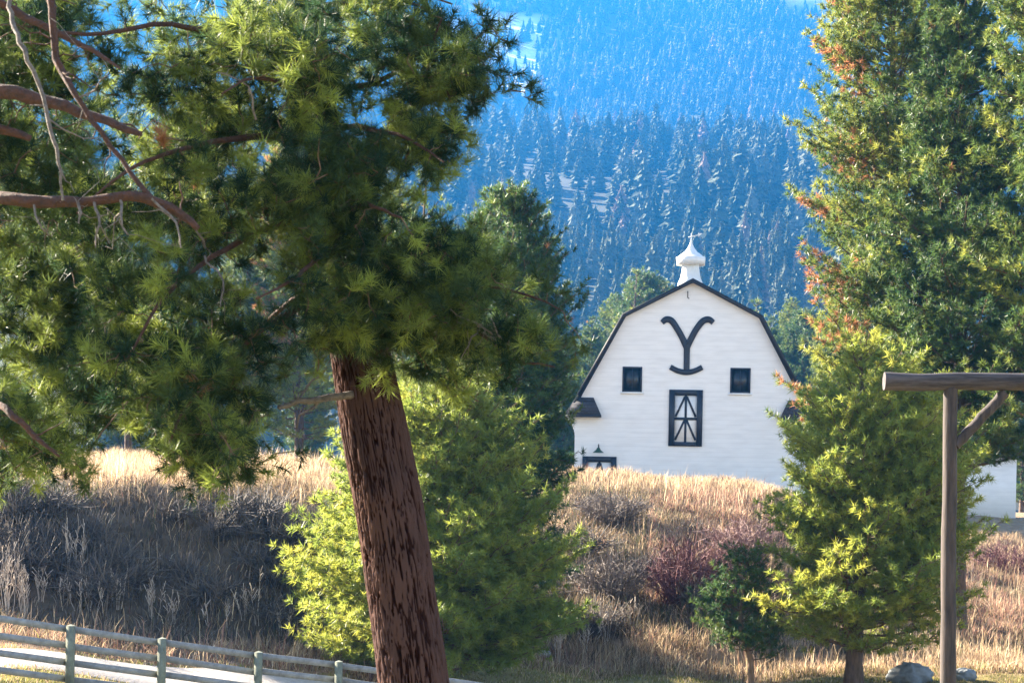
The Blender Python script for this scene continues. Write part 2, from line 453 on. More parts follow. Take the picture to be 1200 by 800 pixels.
PALS = [STRAW, BROWN, RUST, LAWN, DKGRN]
def zone_mean(X, Y):
    w = zone_weights(X, Y); w = w / w.sum(1, keepdims=True)
    means = np.array([p.mean(0) for p in PALS])
    return w @ means

def spaced(lo, hi, bands):
    """coordinates lo..hi with a step that depends on where we are"""
    out = [lo]
    while out[-1] < hi:
        x = out[-1]; st = 60.0
        for a, b, s in bands:
            if a <= x < b: st = s; break
        out.append(x + st)
    return np.array(out)

gx = spaced(-750, 740, [(-48, 48, 0.4), (-110, 110, 2.5), (-300, 300, 12)])
gy = spaced(-36, 2900, [(-90, 0, 6), (0, 34, 1.0), (34, 112, 0.4), (112, 170, 3), (170, 500, 20)])
GX, GY = np.meshgrid(gx, gy)
gz = g(GX.ravel(), GY.ravel())
nx, ny = len(gx), len(gy)
ii, jj = np.meshgrid(np.arange(ny - 1), np.arange(nx - 1), indexing='ij')
a = (ii * nx + jj).ravel()
mb = MB(); mb.add(np.stack([GX.ravel(), GY.ravel(), gz], 1), np.stack([a, a + 1, a + nx + 1, a + nx], 1))
ground = mb.build('ground', M['ground'], smooth=True)
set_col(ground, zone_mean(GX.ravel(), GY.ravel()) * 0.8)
tag(ground, kind='structure')

# gravel path behind the fence
mb = MB()
t = np.arange(-40, 26, 0.4); w = np.linspace(-1.05, 1.05, 9)
T, W = np.meshgrid(t, w, indexing='ij')
perp = np.array((-PATH_DIR[1], PATH_DIR[0]))
cx, cy = -10.7, 41.9
Wj = W * (1 + 0.12 * (vnoise(T * 0.8, W * 0 + 3, 5) - 0.5) * 2)
bend = np.clip(T - 10, 0, 99) ** 2 * .045
X = cx + PATH_DIR[0] * T + perp[0] * (Wj - bend); Y = cy + PATH_DIR[1] * T + perp[1] * (Wj - bend)
Z = g(X.ravel(), Y.ravel()) + 0.05 - 0.04 * (np.abs(W.ravel()) > 1.0)
n = len(w); ii, jj = np.meshgrid(np.arange(len(t) - 1), np.arange(n - 1), indexing='ij'); a = (ii * n + jj).ravel()
mb.add(np.stack([X.ravel(), Y.ravel(), Z], 1), np.stack([a, a + 1, a + n + 1, a + n], 1)[:, ::-1])
tag(mb.build('path', M['gravel'], smooth=True), kind='structure')

# forested hill and the higher mountain behind it
def hill_z(X, Y):
    r = (fbm(X * 0.0026 + 3, Y * 0.0022, 50) - 0.5)
    crest = 1560 + 260 * (vnoise(X * 0.0022 + 5.3, X * 0 + 0.5, 60) - 0.5)
    s = 0.27 * (np.minimum(Y, crest) - 440) - 0.35 * np.maximum(Y - crest, 0)
    return s + r * 75 * np.clip((Y - 440) / 400, 0, 1) - 4.5
def mount_z(X, Y):
    r = (fbm(X * 0.0016 + 31, Y * 0.0016, 70) - 0.5)
    return 215 + (Y - 1700) * 0.445 + r * 130 + np.minimum(0, (Y - 1700)) * 0.2

def terrain_sheet(name, fn, xs, ys, mat):
    X, Y = np.meshgrid(xs, ys); Z = fn(X.ravel(), Y.ravel())
    n = len(xs); ii, jj = np.meshgrid(np.arange(len(ys) - 1), np.arange(n - 1), indexing='ij'); a = (ii * n + jj).ravel()
    mb = MB(); mb.add(np.stack([X.ravel(), Y.ravel(), Z], 1), np.stack([a, a + 1, a + n + 1, a + n], 1))
    return tag(mb.build(name, mat, smooth=True), kind='structure')
terrain_sheet('hill', hill_z, np.arange(-750, 751, 15), np.arange(430, 2100, 15), M['forest_floor'])

def mountain_mat():
    m, nt, N, L, b = new_mat('mountain_forest_floor_and_snow')
    at = N.new('ShaderNodeAttribute'); at.attribute_name = 'tint'
    mx = N.new('ShaderNodeMixRGB'); mx.inputs[1].default_value = (0.07, 0.075, 0.065, 1); mx.inputs[2].default_value = (0.85, 0.86, 0.9, 1)
    L.new(at.outputs['Fac'], mx.inputs[0]); L.new(mx.outputs[0], b.inputs['Base Color']); b.inputs['Roughness'].default_value = 0.9
    return m
def snow_amount(X, Y):
    """open snowy ground between the trees high on the mountain's left"""
    u = 600 + F * X / Y
    n = fbm(X * 0.006 + 8, Y * 0.004, 91, 5)
    left = np.clip(1 - np.abs(u - 545) / 110, 0, 1) * np.clip((Y - 2150) / 200, 0, 1)
    right = 0.6 * np.clip(1 - np.abs(u - 900) / 120, 0, 1) * np.clip((Y - 2450) / 150, 0, 1)
    return np.clip((n - 0.55 + 0.22 * left + 0.0 * right) * 6, 0, 1) * np.clip(np.maximum(left, right) * 3, 0, 1)
xs, ys = np.arange(-756, 757, 12), np.arange(1650, 2940, 12)
X, Y = np.meshgrid(xs, ys); X = X.ravel(); Y = Y.ravel()
n = len(xs); ii, jj = np.meshgrid(np.arange(len(ys) - 1), np.arange(n - 1), indexing='ij'); a = (ii * n + jj).ravel()
mb = MB(); mb.add(np.stack([X, Y, mount_z(X, Y)], 1), np.stack([a, a + 1, a + n + 1, a + n], 1), tint=snow_amount(X, Y))
tag(mb.build('mountain', mountain_mat(), smooth=True), kind='structure')

# haze: one closed box of even air round everything
def haze():
    mb = MB(); mb.box((-760, -40, -13), (760, 2960, 880))
    m = bpy.data.materials.new('blue_haze'); m.use_nodes = True
    nt = m.node_tree; nt.nodes.remove(nt.nodes['Principled BSDF'])
    pv = nt.nodes.new('ShaderNodeVolumePrincipled')
    pv.inputs['Color'].default_value = (0.03, 0.285, 0.79, 1)
    pv.inputs['Density'].default_value = HAZE_DENSITY
    pv.inputs['Density Attribute'].default_value = ''
    pv.inputs['Anisotropy'].default_value = 0.3
    nt.links.new(pv.outputs[0], nt.nodes['Material Output'].inputs['Volume'])
    tag(mb.build('haze', m), kind='stuff')
HAZE_DENSITY = 0.00017
haze()

# ------------------------------------------------------------------ barn
def barn():
    D = P(807, 580, 104)
    yaw = -math.atan2(D[0], D[1])
    base_z = g1(D[0], D[1]) - 0.3
    root = empty('barn', (D[0], D[1], 0), 'white gambrel roofed barn with dark trim and a big dark emblem on its gable', 'barn', rotz=yaw)
    s = math.hypot(D[0], D[1]) / F
    R0 = D[2] / s          # row offset of the reference row 580 from eye level, in pixels
    def L(px, py, y=0.0):   # photo pixel on the facade -> barn local coordinates
        du, dv = px - 807.0, py - 580.0
        return np.array(((du * math.cos(ROLL) + dv * math.sin(ROLL)) * s, y, (-dv * math.cos(ROLL) + du * math.sin(ROLL)) * s + D[2]))
    zb = base_z
    H = D[2]
    apex, brk, low, eave = (0, H + 11.05), (3.45, H + 9.25), (5.62, H + 5.2), (6.0, H + 4.4)
    depth = 19.0
    prof = [(-6.0, zb), (-6.0, eave[1]), (-low[0], low[1]), (-brk[0], brk[1]), apex, brk, low, (6.0, eave[1]), (6.0, zb)]
    mb = MB()
    n = len(prof)
    v = [(x, 0, z) for x, z in prof] + [(x, depth, z) for x, z in prof]
    mb.add(v, [tuple(range(n))]); mb.add(v, [tuple(range(n, 2 * n))[::-1]])
    mb.add(v, [(i + n, i, (i + 1) % n, (i + 1) % n + n)[::-1] for i in (0, 7)])
    mb.build('wall', M['barn_siding'], root)
    # roof: shell following the gambrel, overhanging the gable
    def shell(profile, thick, y0, y1, mi=0):
        m = MB(); pr = np.array(profile)
        out = pr.copy()
        for i in range(len(pr)):
            ns = []
            for j in (i - 1, i):
                if 0 <= j < len(pr) - 1:
                    d = pr[j + 1] - pr[j]; d /= np.linalg.norm(d); ns.append(np.array((-d[1], d[0])))
            nn = np.mean(ns, 0); nn /= np.linalg.norm(nn)
            out[i] = pr[i] + nn * thick / max(0.6, nn @ ns[0])
        k = len(pr)
        vv = [(x, y0, z) for x, z in pr] + [(x, y0, z) for x, z in out] + [(x, y1, z) for x, z in pr] + [(x, y1, z) for x, z in out]
        f = []
        for i in range(k - 1):
            f += [(i, i + 1, k + i + 1, k + i), (2*k + i + 1, 2*k + i, 3*k + i, 3*k + i + 1), (k + i, k + i + 1, 3*k + i + 1, 3*k + i), (i + 1, i, 2*k + i, 2*k + i + 1)]
        f += [(0, k, 3*k, 2*k), (k - 1, 2*k + k - 1, 3*k + k - 1, k + k - 1)]
        m.add(vv, f, mi); return m
    rp = [(-6.42, H + 4.05), (-5.68, H + 5.22), (-brk[0] - .02, brk[1]), (0, apex[1] + .005), (brk[0] + .02, brk[1]), (5.68, H + 5.22), (6.42, H + 4.05)]
    shell(rp, 0.12, -0.28, depth + 0.3).build('roof', M['shingle'], root)
    tr = [(-5.75, H + 5.05), (-brk[0] - .03, brk[1] - .02), (0, apex[1] - .02), (brk[0] + .03, brk[1] - .02), (5.75, H + 5.05)]
    shell(tr, 0.2, -0.36, -0.283).build('roof_trim', M['black_trim'], root)
    # eave returns: small hipped roofs wrapping the two front corners
    for sx in (-1, 1):
        m = MB()
        x0, x1 = 6.45, 4.62                      # outer and inner end at the drip edge
        t0, t1 = 5.95, 5.05
        zt, zb_ = H + 5.0, H + 4.05
        yf, yb = -0.62, -0.003
        v = np.array([(x0, yf, zb_), (x1, yf, zb_), (x1, yb, zb_), (x0, yb, zb_), (t0, yb - .12, zt), (t1, yb - .12, zt), (t1, yb, zt), (t0, yb, zt)]) * (sx, 1, 1)
        f = [(0, 1, 5, 4), (1, 2, 6, 5), (3, 0, 4, 7), (4, 5, 6, 7), (1, 0, 3, 2), (2, 3, 7, 6)]
        # courses: thin steps on the front slope
        m.add(v, f if sx < 0 else [q[::-1] for q in f], 0)
        for c in range(1, 5):
            q = c / 5.0
            xa = x0 + (t0 - x0) * q; xb = x1 + (t1 - x1) * q
            y = yf + (yb - .12 - yf) * q; z = zb_ + (zt - zb_) * q
            m.bar((sx * xa, y - .012, z), (sx * xb, y - .012, z), 0.03, 0.035, 0)
        e = m.build('eave_return', M['shingle'], root)
        m = MB(); m.bar((sx * 6.47, -.64, zb_ - .05), (sx * 4.6, -.64, zb_ - .05), 0.05, 0.11)
        m.build('drip_edge', M['black_trim'], e)
        m = MB()                                 # white soffit and curved bracket under it
        lo = (min(sx * 6.36, sx * 4.66), -.58, zb_ - .12); hi = (max(sx * 6.36, sx * 4.66), -.004, zb_ - .004)
        m.box(lo, hi)
        for k in range(6):
            a0, a1 = k / 6, (k + 1) / 6
            w0 = 0.36 * (1 - a0) ** 2; z1 = zb_ - .12 - 0.9 * a0; z2 = zb_ - .12 - 0.9 * a1
            m.box((min(sx * 6.003, sx * (6.003 + w0)), 0.0, z2), (max(sx * 6.003, sx * (6.003 + w0)), 0.3, z1))
        m.build('soffit', M['paint_white'], e)
    # windows
    def window(x0, y0, x1, y1):
        a, b = L(x0, y1), L(x1, y0)
        cxm = (a[0] + b[0]) / 2; w2 = (b[0] - a[0]) / 2; z0, z1 = a[2], b[2]
        m = MB(); fw = 0.09
        m.box((cxm - w2, -.05, z0), (cxm - w2 + fw, 0.01, z1)); m.box((cxm + w2 - fw, -.05, z0), (cxm + w2, 0.01, z1))
        m.box((cxm - w2 + fw, -.05, z1 - fw), (cxm + w2 - fw, 0.01, z1)); m.box((cxm - w2 + fw, -.05, z0), (cxm + w2 - fw, 0.01, z0 + fw))
        m.box((cxm - .02, -.035, z0 + fw), (cxm + .02, 0.01, z1 - fw))
        w = m.build('window', M['dark_paint'], root)
        m = MB(); m.box((cxm - w2 + fw, -.012, z0 + fw), (cxm + w2 - fw, -.006, z1 - fw)); m.build('pane', M['glass'], w)
        m = MB(); m.box((cxm - w2 - .08, -.09, z0 - .1), (cxm + w2 + .08, -.003, z0 - .003)); m.build('sill', M['paint_white'], w)
    window(729.5, 430, 753, 459); window(855, 432.2, 879, 461)
    # plank doors: dark frame, white panels, dark A braces
    def plank_door(name, x0, y0, x1, y1, rows, fwp, zmin=None):
        a, b = L(x0, y1), L(x1, y0)
        cxm = (a[0] + b[0]) / 2; w2 = (b[0] - a[0]) / 2; z0, z1 = (a[2] if zmin is None else zmin), b[2]; fw = fwp * s
        m = MB(); m.box((cxm - w2 + fw, -.03, z0 + .02), (cxm + w2 - fw, -.002, z1 - fw))
        d = m.build(name, M['barn_siding'], root)
        m = MB()
        m.box((cxm - w2, -.09, z0), (cxm - w2 + fw, -.004, z1)); m.box((cxm + w2 - fw, -.09, z0), (cxm + w2, -.004, z1))
        m.box((cxm - w2 + fw, -.088, z1 - fw), (cxm + w2 - fw, -.004, z1))
        if zmin is None: m.box((cxm - w2 + fw, -.088, z0), (cxm + w2 - fw, -.004, z0 + fw * .75))
        m.build('frame', M['dark_paint'], d)
        m = MB(); bw = 0.12
        zt, zl = z1 - fw, (z0 + fw * .75 if zmin is None else z0)
        hh = (zt - zl) / rows
        for r in range(rows):
            ta, la = zt - r * hh, zt - (r + 1) * hh
            m.box((cxm - bw / 2, -.06, la), (cxm + bw / 2, -.032, ta))
            if r: m.box((cxm - w2 + fw, -.063, ta - .07), (cxm + w2 - fw, -.032, ta + .07))
            for sx in (-1, 1):
                m.bar((cxm + sx * .05, -.043 - .001 * sx, ta - .06), (cxm + sx * (w2 - fw - .05), -.043 - .001 * sx, la + .1), 0.02, bw * .9, up=(0.3, 0, 1))
        m.build('brace', M['dark_paint'], d)
    plank_door('loft_door', 783.2, 457.5, 823.7, 522.5, 2, 6.6)
    plank_door('door', 682.5, 535, 723, 560, 1, 6.5, zmin=zb + .4)
    # emblem on the gable: forked letter standing on a curved bar
    def e(zx, zy, y): return L(740 + zx / 4.443, 360 + zy / 4.443, y)
    m = MB()
    def stroke(pts, ws, y):
        pts = np.array(pts, float)
        tt = np.linspace(0, 1, len(pts)); q = np.linspace(0, 1, 25)
        # Catmull-Rom through the points
        Pm = np.vstack([2 * pts[0] - pts[1], pts, 2 * pts[-1] - pts[-2]])
        c = []
        for x in q:
            i = min(int(x * (len(pts) - 1)), len(pts) - 2); f = x * (len(pts) - 1) - i
            p0, p1, p2, p3 = Pm[i:i + 4]
            c.append(0.5 * (2 * p1 + (p2 - p0) * f + (2 * p0 - 5 * p1 + 4 * p2 - p3) * f * f + (3 * p1 - p0 - 3 * p2 + p3) * f ** 3))
        c = np.array(c); wd = np.interp(q, tt, ws)
        tn = np.gradient(c, axis=0); tn /= np.linalg.norm(tn, axis=1)[:, None]; nn = np.stack([-tn[:, 1], tn[:, 0]], 1)
        A, B = c + nn * wd[:, None] / 2, c - nn * wd[:, None] / 2
        fr = [e(*p, y) for p in A] + [e(*p, y) for p in B]; bk = [e(*p, -.004) for p in A] + [e(*p, -.004) for p in B]
        k = len(c); v = np.array(fr + bk); f = []
        for i in range(k - 1):
            f += [(i, i + 1, k + i + 1, k + i), (i + 1, i, 2 * k + i, 2 * k + i + 1), (k + i, k + i + 1, 3 * k + i + 1, 3 * k + i)]
        f += [(0, k, 3 * k, 2 * k), (2 * k - 1, k - 1, 3 * k - 1, 4 * k - 1)]
        m.add(v, f)
    stroke([(160, 82), (182, 66), (210, 74), (240, 117), (264, 160), (288, 212)], [26, 32, 33, 32, 32, 33], -.060)
    stroke([(425, 84), (402, 68), (372, 76), (340, 114), (315, 158), (288, 212)], [26, 32, 33, 32, 32, 33], -.064)
    stroke([(289, 196), (288, 250), (287, 332)], [33, 31, 31], -.068)
    stroke([(203, 313), (243, 333), (287, 341), (330, 333), (368, 315)], [27, 27, 28, 27, 27], -.072)
    m.build('emblem', M['dark_paint'], root)
    # hay hook below the peak
    m = MB(); p = L(806, 343); q = L(806, 350)
    m.tube([p + (0, -.02, 0), p + (0, -.25, 0)], .03, 6); m.tube([p + (0, -.22, .02), q + (0, -.22, 0), q + (.08, -.22, -.05)], .028, 6)
    m.build('hay_hook', M['iron'], root)
    # lamp above the door
    p = L(702, 530)
    m = MB(); m.tube([p + (0, -.01, .25), p + (0, -.25, .42), p + (0, -.42, .36), p + (0, -.45, .2)], .03, 6)
    lm = m.build('barn_lamp', M['iron'], root)
    m = MB(); m.tube([p + (0, -.45, .24), p + (0, -.45, .14), p + (0, -.45, -.02)], [.07, .12, .3], 14); m.build('lamp_shade', M['lamp_green'], lm)
    # cupola on the ridge
    c = L(809, 330)[0]; yc = 2.6; zr = apex[1] + .1
    k = (math.hypot(D[0], D[1]) + yc) / F
    def lathe(prof, n=8, ph=math.pi / 8):
        mm = MB(); pts = [(c, yc, z) for r, z in prof]
        v = []; an = np.arange(n) * 2 * math.pi / n + ph
        for r, z in prof: v += [(c + r * math.cos(q), yc + r * math.sin(q), z) for q in an]
        f = []
        for i in range(len(prof) - 1):
            for j in range(n):
                a0, b0 = i * n + j, i * n + (j + 1) % n; f.append((a0, b0, b0 + n, a0 + n))
        f.append(tuple(range(n))[::-1]); mm.add(v, [q for q in f if len(q) == 4]); mm.add(v, [tuple(range((len(prof) - 1) * n, len(prof) * n))]); return mm
    cp = lathe([(1.0, zr - .9), (.98, zr - .05), (.92, zr + .12), (.76, zr + .4), (.67, zr + .75), (.62, zr + 1.1), (.62, zr + 1.16)], 4, math.pi / 4).build('cupola', M['metal_white'], root)
    m = MB()
    for kk in range(5):
        for a0 in range(4):
            th = a0 * math.pi / 2
            Mx = np.array(Matrix.Translation((c, yc, 0)) @ Matrix.Rotation(th, 4, 'Z'))
            zz = zr + .58 + kk * .1
            m.box((-.3, -.44 + .0 * kk, zz), (.3, -.38, zz + .04), 0, Mx)
    m.build('louver', M['metal_white'], cp)
    lathe([(.5, zr + 1.12), (.82, zr + 1.14), (.84, zr + 1.52), (.72, zr + 1.56), (.56, zr + 1.7), (.38, zr + 1.82), (.22, zr + 2.0), (.1, zr + 2.22), (.03, zr + 2.45)], 8).build('cap', M['metal_white'], cp)
    m = MB(); zt = zr + 2.42
    m.tube([(c, yc, zt), (c, yc, zt + .42)], .02, 6)
    m.bar((c - .15, yc, zt + .2), (c + .4, yc + .05, zt + .34), .02, .05)
    m.add([(c + .35, yc + .045, zt + .44), (c + .58, yc + .06, zt + .42), (c + .37, yc + .045, zt + .24), (c + .35, yc + .065, zt + .44), (c + .58, yc + .08, zt + .42), (c + .37, yc + .065, zt + .24)],
          [(0, 1, 2), (5, 4, 3)])
    m.build('weathervane', M['metal_white'], cp)
barn()

# ------------------------------------------------------------------ house at the left and long white building at the right
def house():
    A = P(-90, 535, 94); B = P(95, 535, 99)
    zb = min(g1(A[0], A[1]), g1(B[0], B[1])) - .4
    root = empty('house', ((A[0] + B[0]) / 2, (A[1] + B[1]) / 2, 0), 'pale sided house glimpsed through the pine branches at the left edge', 'house', rotz=math.atan2(B[1] - A[1], B[0] - A[0]))
    hw = math.hypot(B[0] - A[0], B[1] - A[1]) / 2; dp = 8.0
    zt = P(0, 345, 97)[2]; zr = zt + 2.6
    m = MB()
    m.box((-hw, 0, zb), (hw, dp, zt))
    for x in (-hw, hw):
        s_ = -.004 if x < 0 else .004
        m.add([(x + s_, 0, zt), (x + s_, dp, zt), (x + s_, dp / 2, zr)], [(0, 1, 2)])
    m.build('wall', M['house_siding'], root)
    m = MB()
    m.add([(-hw - .5, -.6, zt - .35), (hw + .5, -.6, zt - .35), (hw + .5, dp / 2, zr + .05), (-hw - .5, dp / 2, zr + .05), (-hw - .5, dp + .6, zt - .35), (hw + .5, dp + .6, zt - .35),
           (-hw - .5, -.6, zt - .2), (hw + .5, -.6, zt - .2), (hw + .5, dp / 2, zr + .22), (-hw - .5, dp / 2, zr + .22), (-hw - .5, dp + .6, zt - .2), (hw + .5, dp + .6, zt - .2)],
          [(0, 3, 2, 1), (3, 4, 5, 2), (6, 7, 8, 9), (9, 8, 11, 10), (0, 1, 7, 6), (4, 10, 11, 5), (1, 2, 8, 7), (2, 5, 11, 8), (0, 6, 9, 3), (3, 9, 10, 4)])
    m.build('roof', M['shingle'], root)
    for x in (-4.0, -0.6, 2.6):
        for z in (zt - 2.4, zb + 1.5):
            m = MB(); m.box((x - .6, -.06, z), (x - .52, -.003, z + 1.5)); m.box((x + .52, -.06, z), (x + .6, -.003, z + 1.5)); m.box((x - .52, -.058, z), (x + .52, -.003, z + .08)); m.box((x - .52, -.058, z + 1.42), (x + .52, -.003, z + 1.5)); m.box((x - .52, -.05, z + .72), (x + .52, -.003, z + .78))
            w = m.build('window', M['paint_white'], root)
            m = MB(); m.box((x - .52, -.03, z + .08), (x + .52, -.01, z + 1.42)); m.build('pane', M['glass'], w)
house()

def shed():
    A = P(985, 607, 108); B = P(1190, 611, 112)
    zb = min(g1(A[0], A[1]), g1(B[0], B[1])) - .3
    root = empty('outbuilding', ((A[0] + B[0]) / 2, (A[1] + B[1]) / 2, 0), 'long low white outbuilding half hidden behind the tall pine at the right', 'building', rotz=math.atan2(B[1] - A[1], B[0] - A[0]))
    hw = math.hypot(B[0] - A[0], B[1] - A[1]) / 2; dp = 7.0; zt = zb + 3.9; zr = zt + 2.0
    m = MB(); m.box((-hw, 0, zb), (hw, dp, zt))
    for x in (-hw - .003, hw + .003): m.add([(x, 0, zt), (x, dp, zt), (x, dp / 2, zr)], [(0, 1, 2)])
    m.build('wall', M['barn_siding'], root)
    m = MB()
    m.add([(-hw - .4, -.5, zt - .25), (hw + .4, -.5, zt - .25), (hw + .4, dp / 2, zr + .05), (-hw - .4, dp / 2, zr + .05), (-hw - .4, dp + .5, zt - .25), (hw + .4, dp + .5, zt - .25),
           (-hw - .4, -.5, zt - .1), (hw + .4, -.5, zt - .1), (hw + .4, dp / 2, zr + .2), (-hw - .4, dp / 2, zr + .2), (-hw - .4, dp + .5, zt - .1), (hw + .4, dp + .5, zt - .1)],
          [(0, 3, 2, 1), (3, 4, 5, 2), (6, 7, 8, 9), (9, 8, 11, 10), (0, 1, 7, 6), (4, 10, 11, 5), (1, 2, 8, 7), (2, 5, 11, 8), (0, 6, 9, 3), (3, 9, 10, 4)])
    m.build('roof', M['shingle'], root)
shed()

# ------------------------------------------------------------------ trees
def unit(v):
    v = np.asarray(v, float); return v / (np.linalg.norm(v, axis=-1, keepdims=True) + 1e-12)

def add_tufts(mb, pos, dirs, tint, n, length, width, mi=0, back=0.09, amin=15, amax=95):
    """bottlebrush tufts: n needles each, thin tapering triangles"""
    pos = np.asarray(pos, float); dirs = unit(dirs); T = len(pos)
    if T == 0: return
    d = np.repeat(dirs, n, 0); p = np.repeat(pos, n, 0)
    rnd = unit(rng.normal(size=(T * n, 3)))
    perp = unit(rnd - (rnd * d).sum(1, keepdims=True) * d)
    ang = np.radians(rng.uniform(amin, amax, T * n))[:, None]
    nd = d * np.cos(ang) + perp * np.sin(ang)
    nd[:, 2] += 0.06; nd = unit(nd)
    o = p - d * rng.uniform(0, back, (T * n, 1)) + d * 0.02
    ln = length * rng.uniform(0.65, 1.1, (T * n, 1)) * np.repeat(rng.uniform(0.8, 1.15, T), n)[:, None]
    side = unit(np.cross(nd, rng.normal(size=(T * n, 3)))) * width / 2
    v = np.stack([o - side, o + side, o + nd * ln], 1).reshape(-1, 3)
    f = np.arange(T * n * 3).reshape(-1, 3)
    tt = np.repeat(np.asarray(tint, float), n) + rng.uniform(-0.06, 0.06, T * n)
    mb.add(v, f, mi, np.repeat(np.clip(tt, 0, 1), 3))

def curve(p0, p1, k=5, sag=0.0, jit=0.0):
    t = np.linspace(0, 1, k)[:, None]
    pts = np.asarray(p0) * (1 - t) + np.asarray(p1) * t
    L = np.linalg.norm(np.asarray(p1) - np.asarray(p0))
    pts[:, 2] += -sag * L * 4 * (t * (1 - t))[:, 0]
    if jit: pts[1:-1] += rng.normal(size=(k - 2, 3)) * jit * L
    return pts

def resample(pts, radii, step):
    pts = np.asarray(pts, float)
    # Catmull-Rom refine
    Pm = np.vstack([2 * pts[0] - pts[1], pts, 2 * pts[-1] - pts[-2]])
    seg = np.linalg.norm(np.diff(pts, axis=0), axis=1); out, rr = [], []
    for i in range(len(pts) - 1):
        k = max(2, int(seg[i] / step))
        for f in np.arange(k) / k:
            p0, p1, p2, p3 = Pm[i:i + 4]
            out.append(0.5 * (2 * p1 + (p2 - p0) * f + (2 * p0 - 5 * p1 + 4 * p2 - p3) * f * f + (3 * p1 - p0 - 3 * p2 + p3) * f ** 3))
            rr.append(radii[i] * (1 - f) + radii[i + 1] * f)
    out.append(pts[-1]); rr.append(radii[-1])
    return np.array(out), np.array(rr)

def grow_twigs(crown, nodes, targets, tuft_n, tuft_len, tuft_w, tint_fn, twig_r=0.007, per=3, dead=0.01, bare=0.0, origin=None):
    """every target joins its nearest skeleton node by a curved twig carrying needle tufts"""
    nodes = list(nodes)
    arr = np.array(nodes)
    d0 = np.array([np.min(np.linalg.norm(arr - t, axis=1)) for t in targets])
    order = np.argsort(d0)
    buf = np.zeros((len(nodes) + len(targets) * 3, 3)); buf[:len(nodes)] = arr; cnt = len(nodes)
    tp, td, tt = [], [], []
    for i in order:
        t = targets[i]
        dd = np.linalg.norm(buf[:cnt] - t, axis=1); j = int(np.argmin(dd)); s0 = buf[j].copy(); L = dd[j]
        if L < 0.05: continue
        pts = curve(s0, t, 5, sag=rng.uniform(-0.05, 0.14), jit=0.05)
        r = twig_r * (0.6 + 0.8 * min(1.5, L))
        crown.tube(pts, np.linspace(r, r * 0.45, 5), 4, 1, cap=False)
        for q in (0.4, 0.7, 1.0):
            buf[cnt] = pts[0] * (1 - q) + pts[-1] * q if q < 1 else pts[-1]; cnt += 1
        if rng.random() < bare: continue
        ax = unit(pts[-1] - pts[-2])
        isdead = rng.random() < dead
        base_t = 1.0 if isdead else tint_fn(t)
        for k in range(per):
            q = 1 - k * min(0.26, 0.16 / max(L, .2))
            if k == 0: p = pts[-1]; dr = ax + (0, 0, .25)
            else:
                p = pts[0] * (1 - q) + pts[-1] * q + rng.normal(size=3) * 0.05
                dr = ax * 0.7 + unit(rng.normal(size=3)) * 0.9 + (0, 0, .2)
                sp = p + unit(dr) * 0.09
                crown.tube([p, sp], [r * .5, r * .35], 3, 1, cap=False); p = sp
            tp.append(p); td.append(dr); tt.append(1.0 if isdead else np.clip(base_t + rng.uniform(-.12, .12), .02, .82))
    add_tufts(crown, tp, td, tt, tuft_n, tuft_len, tuft_w)
    return buf[:cnt]

# ---- the leaning foreground pine
PER = 46

def bark_trunk(path, radii, nseg=280, step=0.011, depth=0.042):
    pts, rr = resample(path, radii, step)
    k = len(pts); tan = unit(np.gradient(pts, axis=0))
    th = np.arange(nseg) * 2 * math.pi / nseg - math.pi / 2
    ref = np.array((0.0, 1.0, 0.05))
    S = np.concatenate([[0], np.cumsum(np.linalg.norm(np.diff(pts, axis=0), axis=1))])
    U, V = np.meshgrid((th + math.pi / 2) / (2 * math.pi) * PER, S)
    wx = (fbm(U * .45, V * 2.2, 5, 3) - .5) * 1.8
    r1 = np.abs(fbm(U * 1.55 + wx * 1.4, V * 2.5, 9, 2) - .5) * 2
    r2 = np.abs(fbm(U * 1.9 - wx * 1.4 + 50, V * 3.1, 23, 2) - .5) * 2
    fine = fbm(U * 3.6, V * 14, 40, 4) - .5
    h = np.minimum(np.clip(r1 * 6.5 + .08, 0, 1), np.clip(r2 * 8.0 + .25, 0, 1)) ** .75
    h = np.clip(h + fine * .7, 0, 1)
    big = (fbm(np.cos(th)[None, :] * 1.5 + 5 + 0 * V, np.sin(th)[None, :] * 1.5 + V * .6, 14) - .5) * .10
    R = rr[:, None] * (1 + big) + depth * (h - 0.6) * np.clip(rr[:, None] / .25, .35, 1)
    X = unit(np.cross(tan, ref)); Yv = np.cross(tan, X)
    v = pts[:, None, :] + (np.cos(th)[None, :] * R)[..., None] * X[:, None, :] + (np.sin(th)[None, :] * R)[..., None] * Yv[:, None, :]
    i, j = np.meshgrid(np.arange(k - 1), np.arange(nseg), indexing='ij')
    a = i * nseg + j; b = i * nseg + (j + 1) % nseg
    mb = MB(); mb.add(v.reshape(-1, 3), np.stack([a, b, b + nseg, a + nseg], -1).reshape(-1, 4), 0, np.clip(h, 0, 1).ravel())
    return mb

def in_ellipses(n, ells):
    """n points spread through ellipsoids given as (px, py, rx, ry, depth, half depth, weight)"""
    w = np.array([e[6] for e in ells]); w = w / w.sum(); out = []
    for k in rng.choice(len(ells), n // 8, p=w):       # boughs, each ending in a clump of shoots
        cx, cy, rx, ry, Y, dy, _ = ells[k]
        q = unit(rng.normal(size=3)) * rng.random() ** (1 / 2.4)
        c = P(cx + q[0] * rx, cy + q[1] * ry, Y + q[2] * dy)
        for i in range(8): out.append(c + rng.normal(size=3) * (.15, .15, .10))
    return np.array(out)

def part_at(mb, name, mats, root, **kw):
    """build a part whose coordinates are world ones under a root that stands elsewhere"""
    loc = np.array(root.location)
    mb.v = [v - loc for v in mb.v]
    return mb.build(name, mats, root, **kw)

